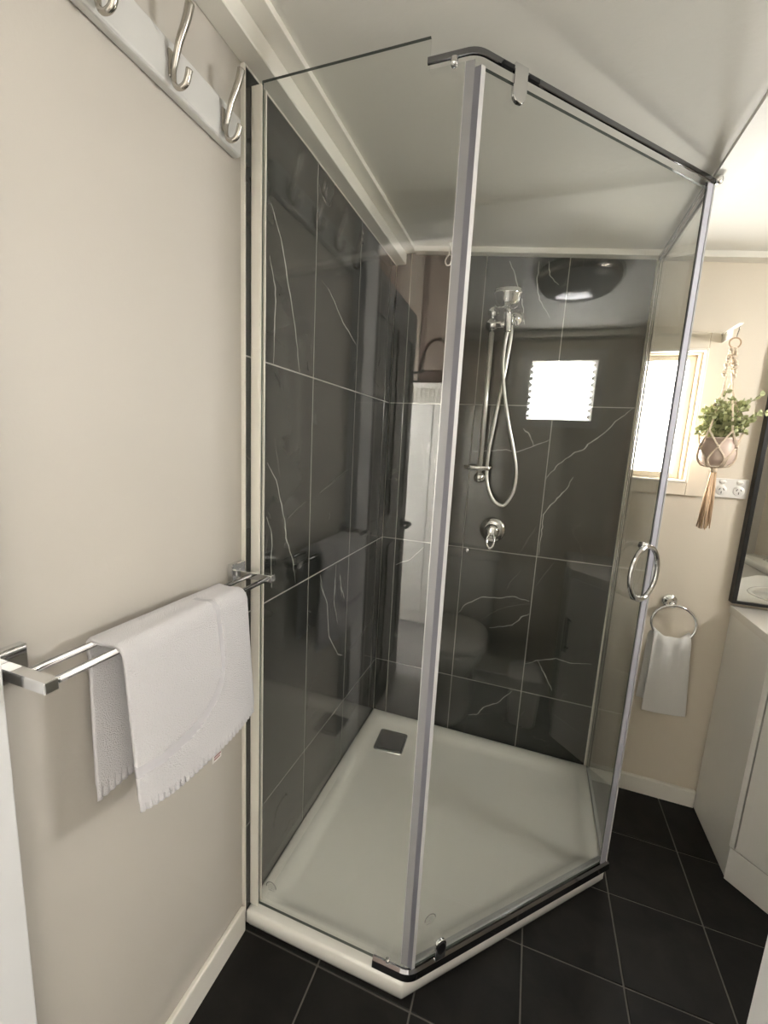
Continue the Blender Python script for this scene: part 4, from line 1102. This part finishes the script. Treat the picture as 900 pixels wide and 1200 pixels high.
m = MB(); m.rings([oval(0.398, 1.400, 1.83, .37), oval(0.402, 1.393, 1.835, .382), oval(0.413, 1.393, 1.835, .382), oval(0.417, 1.398, 1.83, .374)]); m.build('seat', 'ceramic', to)
m = MB(); m.rings([oval(0.420, 1.396, 1.83, .374), oval(0.424, 1.390, 1.835, .386), oval(0.438, 1.390, 1.835, .386), oval(0.446, 1.40, 1.828, .366), oval(0.449, 1.46, 1.79, .28)]); m.build('lid', 'ceramic', to)
m = MB(); m.rings([oval(0.400, 1.842, 1.998, .34, p=7), oval(0.42, 1.838, 1.998, .36, p=7), oval(0.765, 1.832, 1.998, .372, p=7)]); m.build('cistern', 'ceramic', to)
m = MB(); m.rings([oval(0.767, 1.824, 1.999, .386, p=7), oval(0.772, 1.820, 1.999, .39, p=7), oval(0.795, 1.820, 1.999, .39, p=7), oval(0.802, 1.830, 1.995, .37, p=7)]); cl = m.build('cistern_lid', 'ceramic', to)
for s in (-1, 1): MB().lathe([(0.018, 0.8025), (0.018, 0.806), (0.014, 0.808)], (1.91, TY + s * 0.022, 0), (0, 0, 1), 20).build('flush_button', 'chrome', cl)

# small lidded bin between toilet and vanity
bi = thing('pedal_bin', (1.72, -0.735, 0), 'small pale rounded bin between toilet and vanity, mirrored in the door', 'bin')
def rr_(z, s, hx=0.085, hy=0.075):
    return [(1.72 + hx * s * math.copysign(abs(math.cos(2 * math.pi * k / 28)) ** .5, math.cos(2 * math.pi * k / 28)), -0.735 + hy * s * math.copysign(abs(math.sin(2 * math.pi * k / 28)) ** .5, math.sin(2 * math.pi * k / 28)), z) for k in range(28)]
MB().rings([rr_(0.0005, .82), rr_(0.01, .86), rr_(0.235, 1.0), rr_(0.245, 1.0)]).build('bucket', 'plastic', bi)
MB().rings([rr_(0.246, 1.06), rr_(0.250, 1.09), rr_(0.258, 1.09), rr_(0.264, 1.0), rr_(0.268, .82), rr_(0.282, .76), rr_(0.286, .68)]).build('lid', 'plastic', bi)

# ------------------------------------------------------------------ ceiling light (off)
lx, ly = 1.43, -0.72; lz = ceil_z(lx)
ll = thing('ceiling_light', (lx, ly, lz), 'round dark glass ceiling light, switched off, mirrored in the door', 'ceiling light')
MB().lathe([(0.150, 0.012), (0.150, -0.018), (0.140, -0.024)], (lx, ly, lz), (0, 0, 1), 40).build('rim', 'brushed', ll)
MB().lathe([(0.142, -0.020), (0.138, -0.035), (0.12, -0.055), (0.08, -0.070), (0.03, -0.076), (0.004, -0.077)], (lx, ly, lz), (0, 0, 1), 40).build('dome', 'lamp_glass', ll)

# ------------------------------------------------------------------ hall furniture
cu = thing('white_cupboard', (-0.1, -3.4, 0), 'tall white cupboard in the hall, bright in the left glass reflection', 'cupboard')
bx('carcass', 'lacquer', -0.46, 0.30, -3.74, -3.118, 0.0, 1.775, 0.003, cu)
for x0, x1 in ((-0.455, -0.082), (-0.078, 0.295)):
    dd = bx('door', 'lacquer', x0, x1, -3.117, -3.098, 0.09, 1.62, 0.002, cu)
bx('kickboard', 'plastic', -0.455, 0.295, -3.117, -3.108, 0.002, 0.085, 0.001, cu)
for k in range(24):
    bx('vent_slat', 'trim', -0.44 + k * 0.0305, -0.425 + k * 0.0305, -3.117, -3.106, 1.645, 1.735, 0.001, cu)
bk_ = thing('wicker_basket', (-0.13, -3.28, 1.775), 'brown wicker basket with tall handle on top of the white cupboard', 'basket')
m = MB(); m.rings([[(-0.13 + r * 1.12 * math.cos(2 * math.pi * k / 28), -3.28 + r * .8 * math.sin(2 * math.pi * k / 28), z) for k in range(28)] for r, z in ((.085, 1.776), (.10, 1.79), (.112, 1.85), (.118, 1.87), (.112, 1.873), (.10, 1.80))]); m.build('bowl', 'wicker', bk_)
MB().tube([(-0.13 + 0.122 * math.cos(math.pi * k / 20), -3.28, 1.865 + 0.24 * math.sin(math.pi * k / 20)) for k in range(21)], 0.011, 8).build('handle', 'wicker', bk_)
struct(bx('trim_9', 'hall_post', -0.58, -0.385, HY0, HY0 + 0.03, 0, 2.9, 0.002), 'pale upright board on the brown hall wall', 'trim')
struct(bx('trim_10', 'hall_wood', -0.385, -0.342, HY0, HY0 + 0.02, 0, 2.9, 0.002), 'dark upright strip on the brown hall wall', 'trim')
struct(bx('trim_11', 'hall', -1.2, 0.16, HY0, HY0 + 0.012, 0, 2.9), 'brown boarded panel behind the white cupboard in the hall', 'panelling')  # added so only the mirrored stretch of the white bounce wall is brown
